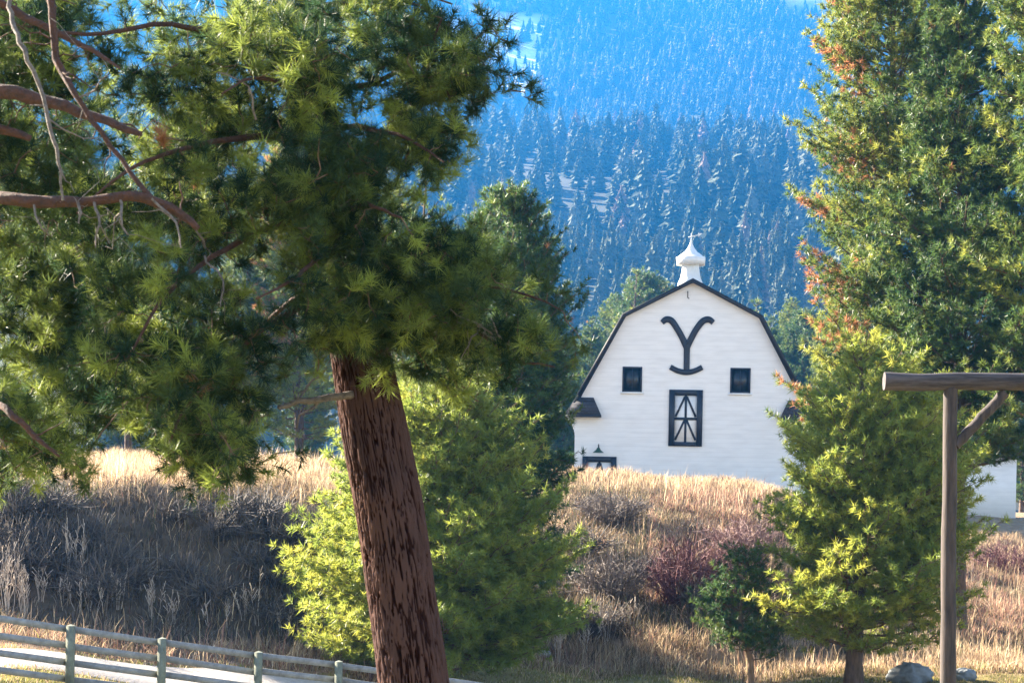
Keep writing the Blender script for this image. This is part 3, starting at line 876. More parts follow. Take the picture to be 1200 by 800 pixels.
def leaning_pine():
    Y0 = 14.0
    spine = [(1000, 507, 124), (930, 506, 90), (830, 489, 79), (760, 479.5, 77), (700, 471, 76), (600, 457, 75), (500, 438, 72), (430, 425, 66), (330, 405, 56), (230, 389, 44), (120, 375, 34), (0, 364, 26), (-120, 356, 18), (-260, 350, 9)]
    path = [P(c, y, Y0) for y, c, w in spine]; rad = [w / 2 / F * Y0 for y, c, w in spine]
    b = path[0]
    root = empty('pine_tree', (b[0], b[1], b[2]), 'big leaning pine in the foreground with thick furrowed reddish trunk', 'tree')
    part_at(bark_trunk(path, rad), 'trunk', M['bark_main'], root, smooth=True)
    def tr(py, dY=0.0):
        ys = [s[0] for s in spine][::-1]; cs = [s[1] for s in spine][::-1]
        return (np.interp(py, ys, cs), py, Y0 + dY)
    limbs = [   # photo pixels with depth; radii in pixels
        ([tr(105), (432, 99, 13.8), (468, 83, 13.7), (492, 65, 13.6), (508, 45, 13.5), (518, 22, 13.4)], [9, 7, 5.5, 4.5, 3.2, 2]),
        ([(492, 65, 13.6), (518, 58, 13.5), (545, 50, 13.4), (562, 42, 13.3)], [3.6, 3, 2.4, 1.5]),
        ([(490, 67, 13.6), (506, 78, 13.5), (522, 100, 13.4), (530, 130, 13.4)], [3.2, 2.6, 2.2, 1.5]),
        ([tr(150), (430, 150, 13.4), (480, 165, 13.1), (520, 190, 12.9)], [8, 6, 4, 2]),
        ([tr(320), (460, 322, 13.6), (520, 352, 13.3), (570, 395, 13.1), (615, 422, 12.9), (650, 430, 12.8)], [10, 9, 7, 5.5, 3.5, 2]),
        ([(520, 352, 13.3), (570, 335, 13.2), (620, 345, 13.0), (660, 365, 12.9)], [5, 4, 3, 1.6]),
        ([tr(385), (470, 400, 14.4), (520, 430, 14.8), (560, 470, 15)], [7, 6, 4, 2]),
        ([tr(60), (290, 50, 13.4), (200, 30, 13.0), (100, 40, 12.6), (20, 30, 12.4)], [10, 8, 6, 4.5, 2.5]),
        ([tr(170), (310, 160, 13.3), (230, 170, 12.8), (150, 200, 12.4), (90, 250, 12.2)], [10, 8, 6, 4, 2]),
        ([tr(250), (320, 265, 13.3), (250, 300, 12.8), (190, 350, 12.5), (150, 420, 12.3)], [10, 8, 6, 4.5, 2.5]),
        ([tr(340), (350, 360, 13.4), (290, 400, 12.9), (240, 450, 12.6), (205, 500, 12.4), (195, 545, 12.3)], [10, 8, 6.5, 5, 3.5, 2]),
        ([tr(300), (370, 330, 14.8), (310, 380, 15.3), (260, 450, 15.8), (270, 520, 16)], [8, 7, 5, 4, 2]),
        ([tr(200), (300, 230, 15), (200, 240, 15.6), (90, 290, 16), (20, 360, 16.2)], [9, 8, 6, 4, 2]),
        ([tr(10), (430, 0, 14.3), (480, -10, 14.6), (530, 5, 14.8)], [7, 5, 4, 2]),
        ([tr(20), (280, -20, 14.8), (160, -30, 15.4), (60, 0, 15.8)], [8, 7, 5, 2.5]),
        ([tr(240), (430, 240, 12.8), (470, 255, 12.4)], [7, 5, 2.5]),
        ([tr(280), (375, 300, 13.0), (340, 330, 12.4), (300, 350, 12.2)], [7, 6, 4, 2]),
        ([tr(120), (350, 110, 13), (300, 90, 12.4), (260, 110, 12)], [7, 6, 4, 2]),
    ]
    nodes = []
    for pts, wr in limbs:
        q = [P(*p) for p in pts]
        pp, rr = resample(q, [w / 2 * 1.0 / F * p[2] for w, p in zip(wr, pts)], 0.12)
        pp[1:-1] += rng.normal(size=(len(pp) - 2, 3)) * 0.006
        m = MB(); m.tube(pp, rr, 10, 0, wob=.08)
        part_at(m, 'limb', M['limb'], root, smooth=True)
        nodes += list(pp[2:])
    # bare dead branches
    for pts, wr in (([tr(462), (398, 464, 13.7), (362, 468, 13.6), (326, 477, 13.5)], [11, 9, 8, 5]),
                    ([(575, 395, 13.0), (545, 372, 12.9), (520, 372, 12.8)], [3, 2, 1.2]), ([(600, 415, 12.9), (560, 380, 12.8), (528, 362, 12.7)], [3, 2.2, 1.2]),
                    ([(610, 420, 12.9), (585, 390, 12.7), (575, 372, 12.7)], [2.6, 2, 1.1]), ([(560, 390, 13), (548, 405, 12.9), (540, 420, 12.9)], [2.4, 1.6, 1]),
                    ([(240, 290, 12.7), (225, 262, 12.5), (200, 255, 12.4)], [3, 2, 1.2]), ([(300, 140, 12.4), (290, 100, 12.3), (255, 85, 12.2)], [3, 2, 1.2]),
                    ([(330, 75, 12.9), (310, 55, 12.6), (270, 48, 12.5)], [3, 2, 1.2]), ([(240, 300, 12.7), (262, 330, 12.5), (258, 360, 12.4)], [3, 2, 1.2])):
        q = [P(*p) for p in pts]; pp, rr = resample(q, [w / 2 / F * p[2] for w, p in zip(wr, pts)], 0.06)
        pp[1:-1] += rng.normal(size=(len(pp) - 2, 3)) * 0.008
        m = MB(); m.tube(pp, rr, 7, 0, wob=.1)
        for k in range(4):
            i = rng.integers(len(pp) // 3, len(pp)); d = rng.normal(size=3) * .14
            m.tube(curve(pp[i], pp[i] + d, 4, jit=.08), [rr[i] * .5, rr[i] * .4, rr[i] * .3, rr[i] * .2], 4, 0)
        part_at(m, 'dead_branch', M['dead_twig'], root, smooth=True)
    ells = [(120, 70, 190, 110, 14.2, 1.5, 2.4), (330, 60, 150, 95, 13.6, 1.6, 2.2), (460, 40, 55, 60, 14.0, 1.0, .6), (520, 100, 40, 75, 13.6, .6, .5), (545, 55, 30, 40, 13.5, .5, .25),
            (490, 150, 45, 55, 13.2, .8, .5), (250, 200, 170, 90, 13.8, 1.5, 2.2), (400, 220, 80, 75, 13.2, 1.2, .9), (330, 310, 120, 80, 13.2, 1.4, 1.5),
            (440, 270, 60, 70, 13.2, 1.1, .6), (110, 260, 110, 60, 14.5, 1.4, .9), (180, 370, 90, 70, 13.0, 1.3, 1.0), (225, 460, 95, 75, 12.9, 1.1, 1.35), (175, 420, 65, 60, 12.6, .8, .6), (245, 525, 60, 38, 13, 1.2, .5),
            (370, 390, 55, 45, 13.2, .9, .5), (430, 395, 45, 34, 13.3, .35, .5), (405, 335, 55, 40, 13.2, .4, .5), (140, 465, 60, 45, 13.6, .8, .8), (525, 345, 62, 50, 13.3, .8, .7), (578, 385, 50, 48, 13, .6, .5), (520, 430, 70, 45, 14.4, .8, .5), (545, 290, 55, 35, 13.6, .7, .3)]
    T = in_ellipses(2250, ells)
    crown = MB()
    def tint(p): return float(np.clip(rng.normal(.42, .22) + .3 * (fbm(p[0] * 1.3 + 7, p[2] * 1.3, 77) - .5), .03, .8))
    grow_twigs(crown, nodes, T, 60, 0.118, 0.0056, tint, 0.006, per=3, dead=.002, bare=.06)
    part_at(crown, 'crown', [M['needle_near'], M['twig']], root)
    # cones hanging at the lower left
    st = P(97, 538, 12.5)
    m = MB(); m.tube([P(150, 470, 12.5), P(120, 505, 12.5), P(98, 540, 12.5), P(80, 558, 12.5)], [.006, .005, .004, .003], 5); part_at(m, 'twig', M['twig'], root)
    for cxp, cyp in ((98, 541), (92, 547), (84, 551), (77, 556)):
        c = P(cxp, cyp, 12.48); m = MB()
        pr = [(0.006, .03), (.018, .022), (.024, .005), (.02, -.015), (.006, -.034)]
        for lay in range(7):
            z = .026 - lay * .009; r = .012 + .012 * math.sin(math.pi * (lay + .8) / 8)
            an = np.arange(9) * 2 * math.pi / 9 + lay * .35
            for a_ in an:
                p0 = c + (math.cos(a_) * r * .2, math.sin(a_) * r * .2, z + .006); p1 = c + (math.cos(a_) * r * 1.35, math.sin(a_) * r * 1.35, z - .004)
                sd = np.array((-math.sin(a_), math.cos(a_), 0)) * r * .42
                m.add([p0 - sd * .5, p0 + sd * .5, p1 + sd, p1 - sd], [(0, 1, 2, 3)])
        m.tube([c + (0, 0, .05), c + (0, 0, -.03)], [.003, .008], 6)
        part_at(m, 'pine_cone', M['cone'], root)
leaning_pine()

# ---- pine beyond the left edge, its limbs reaching into view
def reaching_pine():
    tb = P(-215, 900, 13.4); tb[2] = g1(tb[0], tb[1]) - .2
    root = empty('pine_tree', tuple(tb), 'pine with bare reddish limbs reaching in from the left edge', 'tree')
    path = [tb, P(-222, 600, 13.4), P(-226, 300, 13.4), P(-230, 60, 13.4), P(-228, -200, 13.4), P(-222, -500, 13.4)]
    pp, rr = resample(path, [.3, .25, .2, .16, .12, .05], .1)
    m = MB(); m.tube(pp, rr, 22, 0, wob=.07); part_at(m, 'trunk', M['limb'], root, smooth=True)
    limbs = [
        ([(-226, 205, 13.4), (-120, 222, 11.50), (0, 232, 10.90), (60, 236, 10.80), (110, 235, 10.70), (150, 230, 10.70), (185, 236, 10.70), (213, 251, 10.70), (232, 268, 10.70)], [30, 20, 15, 14, 12, 12, 13, 11, 7]),
        ([(-228, 70, 13.4), (-110, 85, 11.60), (0, 106, 11.10), (60, 120, 11.00), (110, 137, 10.90), (165, 157, 10.80)], [28, 21, 17, 14, 12, 7]),
        ([(45, -160, 11.10), (56, -40, 11.00), (61, 25, 10.90), (67, 70, 10.90), (88, 112, 10.80), (130, 172, 10.75), (178, 233, 10.70)], [10, 9, 9, 9, 7, 6, 6]),
        ([(-228, 120, 13.4), (-110, 125, 11.30), (0, 150, 11.20), (36, 163, 11.20)], [22, 16, 12, 7]),
        ([(-228, -80, 13.4), (-80, -40, 11.60), (30, 20, 11.40), (110, 60, 11.30), (140, 80, 11.20)], [20, 14, 9, 6, 3]),
        ([(-226, 320, 13.4), (-120, 340, 13.8), (0, 380, 14.2), (60, 410, 14.4), (90, 440, 14.4)], [22, 16, 11, 8, 4]),
        ([(-224, 400, 13.4), (-110, 430, 13.0), (-10, 470, 11.30), (40, 510, 11.10), (70, 535, 11.10)], [20, 14, 9, 6, 3]),
    ]
    nodes = []
    for pts, wr in limbs:
        q = [P(*p) for p in pts]
        p2, r2 = resample(q, [w / 2 / F * p[2] for w, p in zip(wr, pts)], 0.08)
        p2[1:-1] += rng.normal(size=(len(p2) - 2, 3)) * 0.004
        m = MB(); m.tube(p2, r2, 12, 0, wob=.13)
        for k in range(12):
            i = rng.integers(len(p2) // 4, len(p2) - 2); d = rng.normal(size=3) * (.13, .09, .13); rr_ = min(.006, r2[i] * .4)
            q_ = curve(p2[i], p2[i] + d, 5, jit=.07); m.tube(q_, np.linspace(rr_, rr_ * .4, 5), 4, 0)
            m.tube(curve(q_[2], q_[2] + rng.normal(size=3) * .05, 3), [rr_ * .5, rr_ * .4, rr_ * .3], 3, 0)
        part_at(m, 'limb', M['limb'], root, smooth=True)
        nodes += list(p2[len(p2) // 3:])
    for pts, wr in (([(5, -20, 10.90), (15, 25, 10.80), (28, 60, 10.70), (48, 105, 10.70), (62, 160, 10.65), (70, 190, 10.65), (74, 235, 10.65)], [6, 6, 6, 5, 5, 4, 3]),
                    ([(90, 115, 10.80), (110, 105, 10.70), (126, 88, 10.60)], [3, 2.4, 1.5]), ([(40, 240, 10.75), (44, 262, 10.70), (58, 275, 10.70)], [3, 2.4, 1.5]),
                    ([(110, 235, 10.70), (116, 262, 10.60), (112, 290, 10.60)], [4, 3, 1.6]), ([(92, 238, 10.70), (96, 250, 10.65), (92, 262, 10.65)], [4, 3, 2]),
                    ([(140, 232, 10.70), (141, 255, 10.60), (150, 275, 10.60)], [4, 3, 2]), ([(178, 233, 10.68), (205, 262, 10.65), (212, 290, 10.60)], [4, 3, 1.5])):
        q = [P(*p) for p in pts]; p2, r2 = resample(q, [w / 2 / F * p[2] for w, p in zip(wr, pts)], 0.05)
        p2[1:-1] += rng.normal(size=(len(p2) - 2, 3)) * 0.005
        m = MB(); m.tube(p2, r2, 7, 0, wob=.1)
        for k in range(4):
            i = rng.integers(len(p2) // 3, len(p2)); d = rng.normal(size=3) * .12
            m.tube(curve(p2[i], p2[i] + d, 4, jit=.1), [r2[i] * .5, r2[i] * .4, r2[i] * .3, r2[i] * .2], 4, 0)
        part_at(m, 'dead_branch', M['dead_twig'], root, smooth=True)
    ells = [(30, 40, 90, 80, 13.2, 1.0, 1), (20, 180, 80, 60, 13.2, 1.0, .8), (50, 330, 95, 60, 14.3, .9, 1.9), (110, 400, 55, 55, 14.0, .8, .8), (30, 260, 60, 20, 12.6, .8, .3), (35, 440, 60, 60, 13.9, .9, .7), (45, 520, 55, 28, 12.6, .7, .5), (15, 490, 40, 40, 12.8, .7, .3),
            (-130, 200, 120, 300, 13.2, 1.4, 1.6)]
    T = in_ellipses(980, ells)
    crown = MB()
    def tint(p): return float(np.clip(rng.normal(.45, .17), .03, .8))
    grow_twigs(crown, nodes, T, 60, 0.118, 0.0056, tint, 0.006, per=3, dead=.001, bare=.12)
    part_at(crown, 'crown', [M['needle_near'], M['twig']], root)
reaching_pine()

# ---- standing pines in the middle distance
def conifer(label, base_px, base_py, Y, tip_px, tip_py, profile, n_limbs, crown_from, mat='needle_mid', trunk_r=0.2, tuft=(26, .22, .024), name='pine_tree', group=None,
            tint_mu=.42, dead=.02, lopside=None, sub=1.0, trunk_mat='trunk_mid', droop=0.0, dead_side=None, ground_snap=True, spacing=.2):
    b = P(base_px, base_py, Y)
    if ground_snap: b[2] = g1(b[0], b[1]) - .15
    tip = P(tip_px, tip_py, Y)
    Ht = tip[2] - b[2]
    root = empty(name, tuple(b), label, 'tree', group)
    mid = b * .5 + tip * .5 + np.array((rng.normal() * .1, 0, 0))
    path, rr = resample([b, b * .75 + tip * .25 + (rng.normal() * .05, 0, 0), mid, b * .2 + tip * .8, tip], [trunk_r, trunk_r * .82, trunk_r * .6, trunk_r * .28, .015], .25)
    rr[:4] *= np.linspace(1.25, 1.03, 4)
    m = MB(); m.tube(path, rr, 14, 0, wob=.06); part_at(m, 'trunk', M[trunk_mat], root, smooth=True)
    crown = MB(); tp, td, tt = [], [], []
    hs = crown_from + (1 - crown_from) * (np.sort(rng.random(n_limbs)) ** 0.9)
    azs = rng.random() * 6.28 + np.arange(n_limbs) * 2.39996 + rng.normal(size=n_limbs) * .35
    for h, az in zip(hs, azs):
        i = min(int(h * (len(path) - 1)), len(path) - 1); s0 = path[i]
        hp = (h - crown_from) / (1 - crown_from)
        L = np.interp(hp, *profile) * rng.uniform(.72, 1.12)
        dirx = math.cos(az)
        if lopside is not None: L *= 1 + lopside * dirx
        L = max(L, .25)
        up = .28 + .55 * hp - droop * (1 - hp)
        d = np.array((math.cos(az), math.sin(az), up + rng.normal() * .12)); d = unit(d)
        e = s0 + d * L + (0, 0, .12 * L * rng.random())
        lp = curve(s0, e, 7, sag=.07, jit=.02)
        crown.tube(lp, np.linspace(max(.012, trunk_r * .2 * (1 - hp * .6)), .006, 7), 5, 1, cap=False)
        dead_l = dead_side is not None and dirx < -.55 and rng.random() < dead_side
        lt = np.clip(rng.normal(tint_mu, .1), .05, .8)
        ns = max(2, int(L / .24 * sub))
        for k in range(ns):
            q = .22 + .78 * (k + rng.random() * .6) / ns; q = min(q, 1)
            p = lp[0] * 0 + np.array([np.interp(q, np.linspace(0, 1, 7), lp[:, c]) for c in range(3)])
            sl = max(.22, (1 - q) * L * .55 + .15) * rng.uniform(.6, 1.15)
            side = 1 if (k % 2) else -1
            ph = np.array((-d[1], d[0], 0)) * side
            sd = unit(d * .75 + ph * rng.uniform(.5, 1.1) + (0, 0, rng.normal(.12, .25)))
            if k == ns - 1: sd = d; 
            sp = curve(p, p + sd * sl + (0, 0, .12 * sl), 4, jit=.04)
            crown.tube(sp, np.linspace(.01, .004, 4), 3, 1, cap=False)
            nt = max(1, int(sl / spacing) + 1)
            for w in range(nt):
                f = 1 - w * spacing / sl * rng.uniform(.8, 1.1)
                if f < .15: break
                pp = np.array([np.interp(f, np.linspace(0, 1, 4), sp[:, c]) for c in range(3)])
                isd = dead_l and rng.random() < .6 or rng.random() < dead * .5
                tp.append(pp + rng.normal(size=3) * .05); td.append(sd + unit(rng.normal(size=3)) * (.25 if w == 0 else .7) + (0, 0, .35))
                tt.append(1.0 if isd else np.clip(lt + rng.normal() * .1, .02, .82))
    tp.append(tip); td.append((0, 0, 1)); tt.append(.5)
    add_tufts(crown, tp, td, tt, tuft[0], tuft[1], tuft[2], back=.14, amin=20, amax=100)
    part_at(crown, 'crown', [M[mat], M['twig']], root)
    return root, len(tp)

px_m = lambda px, Y: px / F * Y
cnt = {}
ROOTS, HEIGHTS = {}, {}
def C(*a, **k):
    r, n = conifer(*a, **k); cnt[k.get('name', 'pine') + str(a[1])] = n; ROOTS[a[1]] = r; HEIGHTS[r.name] = float(P(a[4], a[5], a[3])[2] - r.location.z)
# broad bright young pine right behind the leaning trunk
C('broad bushy pine right behind the leaning trunk, its left side sunlit', 517, 806, 48.8, 515, 440, ([0, .12, .4, .7, 1], [3.1, 3.8, 3.5, 2.3, .4]), 310, .15, mat='needle_bright', trunk_r=.2, tuft=(26, .21, .023), tint_mu=.45, dead=0, sub=1.25, droop=.25)
C('tall dark pine between the leaning trunk and the barn with a ragged pointed top', 588, 742, 58.5, 596, 222, ([0, .2, .4, .6, .75, .9, 1], [2.0, 2.0, 2.3, 2.7, 2.3, 1.3, .35]), 300, .1, trunk_r=.24, tint_mu=.22, dead=.003, sub=1.1)
C('slim pine behind the leaning trunk, only its sunlit top showing beside it', 470, 720, 61, 500, 205, ([0, .3, .6, .85, 1], [2.0, 2.1, 1.7, 1.0, .3]), 80, .12, trunk_r=.2, tint_mu=.4, dead=.004)
# right hand group
C('tall loose pine right of the barn with rusty dead needles on its left limbs', 1046, 742, 66, 1046, -140, ([0, .1, .3, .5, .7, .85, 1], [3.4, 4.0, 4.2, 3.8, 3.2, 2.3, .4]), 260, .10, trunk_r=.33, tuft=(24, .25, .028), tint_mu=.52, dead=.004, dead_side=.2, lopside=-.08)
C('tall dense dark pine behind the log gateway beam', 1122, 742, 63, 1128, -60, ([0, .1, .3, .6, .8, 1], [3.0, 3.5, 3.6, 2.9, 1.7, .3]), 250, .245, trunk_r=.3, tuft=(24, .25, .028), tint_mu=.3, dead=.003, sub=1.1)
C('tall pine cut off by the right edge of the photo', 1235, 760, 60, 1228, -160, ([0, .2, .5, .8, 1], [2.6, 3.2, 3.1, 2.2, .4]), 180, .31, trunk_r=.3, tuft=(24, .25, .028), tint_mu=.42, dead=.006)
C('bright yellow green pine right of the barn in front of the tall ones', 1000, 803, 52.8, 1012, 402, ([0, .12, .35, .6, .8, 1], [2.6, 3.5, 3.4, 2.7, 1.8, .5]), 200, .13, lopside=.16, mat='needle_bright', trunk_r=.24, tuft=(26, .21, .024), tint_mu=.5, dead=0, sub=1.2, droop=.1)
C('small dark pine on a thin pale trunk in front of the reddish shrubs', 878, 803, 53.2, 872, 640, ([0, .15, .5, .8, 1], [1.1, 1.45, 1.2, .75, .2]), 76, .33, trunk_r=.095, tuft=(28, .15, .018), tint_mu=.25, dead=.0, trunk_mat='trunk_small', spacing=.15, sub=1.2)
# dark pines on the plateau behind the house: copies of the standing ones
def copy_tree(root, loc, scale, rotz, label, group):
    r = root.copy(); COL.objects.link(r); r.location = loc; r.scale = (scale,) * 3; r.rotation_euler = (0, 0, rotz)
    r['label'] = label; r['group'] = group
    for ch in root.children:
        c = ch.copy(); COL.objects.link(c); c.parent = r
for px, Y, sc_, src in ((-70, 122, .95, 1122), (5, 128, .9, 1046), (75, 119, 1.0, 1122), (150, 126, .85, 1122), (215, 121, .95, 1235), (285, 127, .9, 1122), (350, 122, .95, 1046), (415, 128, .85, 1122), (470, 124, .8, 1235), (-150, 125, .9, 1235)):
    X = (px - 600) / F * Y
    copy_tree(ROOTS[src], (X, Y, g1(X, Y) - .2), sc_, random.random() * 6.28, 'dark pine standing beyond the dry grass plateau, seen through the leaning pine\'s branches', 'dark pines beyond the plateau')
print('tufts', cnt)

# ---- far conifers: shared shapes
def far_tree_mesh(seed, levels, per, w=.2, sprays=6):
    """unit-height fir: whorls of drooping boughs, each a spray of small leaf faces around a thin trunk"""
    r = np.random.default_rng(seed); V, Fc = [], []
    def tri(a, b, c):
        n = len(V); V.extend([a, b, c]); Fc.append((n, n + 1, n + 2))
    shape = r.uniform(.65, 1.0)
    for l in range(levels):
        q = (l + r.uniform(-.3, .3)) / levels; q = min(max(q, 0), .985); z0 = .07 + .92 * q
        R = (w * (1 - q) ** shape + .012) * r.uniform(.75, 1.2)
        for k in range(per if q < .8 else max(4, per - 2)):
            if r.random() < .1: continue
            az = r.random() * 6.283; Lb = R * r.uniform(.55, 1.2); dz = -Lb * r.uniform(.1, .55) * (1 - q) + Lb * .3 * q
            d = np.array((math.cos(az), math.sin(az), dz / Lb)); sd = np.array((-d[1], d[0], 0))
            for m in range(sprays):
                t = (m + r.random()) / sprays; p = np.array((0, 0, z0)) + d * Lb * t
                s_ = (.010 + .36 * Lb * (1 - .55 * t) / sprays * 1.9) * r.uniform(.7, 1.3)
                o = sd * s_ * r.normal() * .6
                ax = d * r.uniform(.5, 1.1) + sd * r.normal() * .7 + np.array((0, 0, r.normal() * .35))
                tri(p + o - sd * s_ * .5 + (0, 0, s_ * .25), p + o + sd * s_ * .5 + (0, 0, s_ * .1 * r.normal()), p + o + ax * s_ * 1.3 - (0, 0, s_ * .3))
    tiers = max(7, int(levels * 1.15))
    for l in range(tiers):
        q = l / tiers; zb = .06 + .84 * q; zt = min(1.0, zb + .19 - .07 * q); R = (w * .95 * (1 - q) ** shape + .012) * r.uniform(.8, 1.15)
        m_ = 12; an = r.random() * 6.28 + np.arange(m_) * 6.283 / m_ + r.normal(size=m_) * .15
        rim = [np.array((R * g_ * math.cos(a_), R * g_ * math.sin(a_), zb + .02 * r.normal())) for a_, g_ in zip(an, np.where(np.arange(m_) % 2, .62, 1.0) * r.uniform(.8, 1.25, m_))]
        for j in range(m_): tri(np.array((0, 0, zt)), rim[j], rim[(j + 1) % m_])
    for k in range(4):   # leader
        an = k * 1.57; tri(np.array((.006 * math.cos(an), .006 * math.sin(an), .9)), np.array((.006 * math.cos(an + 1.6), .006 * math.sin(an + 1.6), .9)), np.array((0, 0, 1.03)))
    for k in range(3):
        an = k * 2.094; tri(np.array((.012 * math.cos(an), .012 * math.sin(an), -.03)), np.array((.012 * math.cos(an + 2.1), .012 * math.sin(an + 2.1), -.03)), np.array((0, 0, .85)))
    return np.array(V), np.array(Fc)

def scatter(fn, y0, y1, spacing, umax=.305, seed=0, thin=None):
    r = np.random.default_rng(seed); out = []
    area = umax * (y1 ** 2 - y0 ** 2)
    n = int(area / spacing ** 2)
    Y = np.sqrt(r.random(n) * (y1 ** 2 - y0 ** 2) + y0 ** 2); X = (r.random(n) * 2 - 1) * umax * Y
    keep = np.ones(n, bool)
    if thin is not None: keep = r.random(n) > thin(X, Y)
    X, Y = X[keep], Y[keep]
    return X, Y, fn(X, Y), r

def forest_points(name, X, Y, Z, r, protos, hmin, hmax):
    """one object: points on the slope, each drawn as one of the fir shapes by a geometry nodes modifier"""
    n = len(X); h = r.uniform(hmin, hmax, n) * (.8 + .4 * vnoise(X * .02, Y * .02, 4)) * np.where(r.random(n) < .25, .62, 1)
    me = bpy.data.meshes.new(name); me.vertices.add(n)
    me.vertices.foreach_set('co', np.stack([X, Y, Z - .4], 1).astype(np.float32).ravel())
    wd = h * r.uniform(.85, 1.35, n)
    sc_ = me.attributes.new('size', 'FLOAT_VECTOR', 'POINT'); sc_.data.foreach_set('vector', np.stack([wd, wd, h], 1).astype(np.float32).ravel())
    tone = fbm(X * .012, Y * .012, 12) - .5
    base = np.clip(.45 + .9 * tone + r.normal(size=n) * .22, 0, .999)
    kind = (base * (len(protos) - 1)).astype(np.int32); kind[r.random(n) < .04] = len(protos) - 1
    a1 = me.attributes.new('kind', 'INT', 'POINT'); a1.data.foreach_set('value', kind)
    a2 = me.attributes.new('turn', 'FLOAT', 'POINT'); a2.data.foreach_set('value', (r.random(n) * 6.28).astype(np.float32))
    o = bpy.data.objects.new(name, me); COL.objects.link(o)
    ng = bpy.data.node_groups.new(name, 'GeometryNodeTree')
    ng.interface.new_socket('Geometry', in_out='INPUT', socket_type='NodeSocketGeometry'); ng.interface.new_socket('Geometry', in_out='OUTPUT', socket_type='NodeSocketGeometry')
    N, L = ng.nodes, ng.links
    gi, go = N.new('NodeGroupInput'), N.new('NodeGroupOutput')
    m2p = N.new('GeometryNodeMeshToPoints'); L.new(gi.outputs[0], m2p.inputs['Mesh'])
    ci = N.new('GeometryNodeCollectionInfo'); ci.inputs['Collection'].default_value = protos_col[name]; ci.inputs['Separate Children'].default_value = True; ci.inputs['Reset Children'].default_value = True
    ip = N.new('GeometryNodeInstanceOnPoints'); ip.inputs['Pick Instance'].default_value = True
    def named(nm, ty):
        q = N.new('GeometryNodeInputNamedAttribute'); q.data_type = ty; q.inputs['Name'].default_value = nm; return q.outputs['Attribute']
    cx = N.new('ShaderNodeCombineXYZ'); L.new(named('turn', 'FLOAT'), cx.inputs[2])
    L.new(m2p.outputs[0], ip.inputs['Points']); L.new(ci.outputs[0], ip.inputs['Instance'])
    L.new(named('kind', 'INT'), ip.inputs['Instance Index']); L.new(cx.outputs[0], ip.inputs['Rotation']); L.new(named('size', 'FLOAT_VECTOR'), ip.inputs['Scale'])
    L.new(ip.outputs[0], go.inputs[0])
    md = o.modifiers.new('trees', 'NODES'); md.node_group = ng
    return o

protos_col = {}
def make_protos(name, count, levels, per, sprays, w):
    c = bpy.data.collections.new(name + '_shapes'); protos_col[name] = c; out = []
    for k in range(count):
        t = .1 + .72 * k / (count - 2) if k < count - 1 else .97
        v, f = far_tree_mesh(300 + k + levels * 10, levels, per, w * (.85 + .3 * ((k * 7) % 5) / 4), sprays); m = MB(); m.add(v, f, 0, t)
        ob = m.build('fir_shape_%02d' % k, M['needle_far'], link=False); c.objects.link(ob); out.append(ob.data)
    return out
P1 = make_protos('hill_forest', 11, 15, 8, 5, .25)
P2 = make_protos('mountain_forest', 8, 9, 6, 3, .21)
# mountain
X, Y, Z, r = scatter(mount_z, 1850, 2850, 10.5, .285, 5, thin=lambda X, Y: .08 + .6 * snow_amount(X, Y))
tag(forest_points('mountain_forest', X, Y, Z, r, P2, 14, 27), 'hazy blue conifer forest high on the mountain', 'forest', kind='stuff')
# hill
X, Y, Z, r = scatter(hill_z, 470, 1640, 14.5, .285, 6, thin=lambda X, Y: .6 * (fbm(X * .012 + 4, Y * .007, 31) > .56))
u = 600 + F * X / Y
score = np.where((u > 500) & (u < 965), Y, 1e9)
near = np.argsort(score)[:235]
rest = np.ones(len(X), bool); rest[near] = False
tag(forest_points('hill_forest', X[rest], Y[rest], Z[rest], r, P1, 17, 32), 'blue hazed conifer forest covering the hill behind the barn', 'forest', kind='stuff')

def far_proto(seed, tint):
    v, f = far_tree_mesh(seed, 22, 10, .19, 7); m = MB(); m.add(v, f, 0, tint)
    return m.build('conifer_tree', M['needle_far'], link=False).data
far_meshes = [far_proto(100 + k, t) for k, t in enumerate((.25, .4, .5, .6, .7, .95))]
def place_far(X, Y, Z, h, k, label, group):
    o = bpy.data.objects.new('conifer_tree', far_meshes[k]); COL.objects.link(o)
    o.location = (X, Y, Z); w = h * random.uniform(.85, 1.25); o.scale = (w, w, h); o.rotation_euler = (0, 0, random.random() * 6.28)
    tag(o, label, 'tree', group)
KLAB = ['dark green hazy conifer low on the forested hill behind the barn', 'green hazy conifer low on the forested hill behind the barn', 'mid green hazy conifer low on the forested hill behind the barn',
        'olive green hazy conifer low on the forested hill behind the barn', 'pale green hazy conifer low on the forested hill behind the barn', 'brownish bare looking conifer low on the forested hill behind the barn']
KW = [.22, .22, .2, .17, .14, .05]
for i in near:
    k = int(rng.choice(6, p=KW))
    place_far(X[i], Y[i], Z[i] - .3, random.uniform(17, 27), k, KLAB[k], ['dark conifers on the hill', 'green conifers on the hill', 'mid green conifers on the hill', 'olive conifers on the hill', 'pale conifers on the hill', 'brown conifers on the hill'][k])
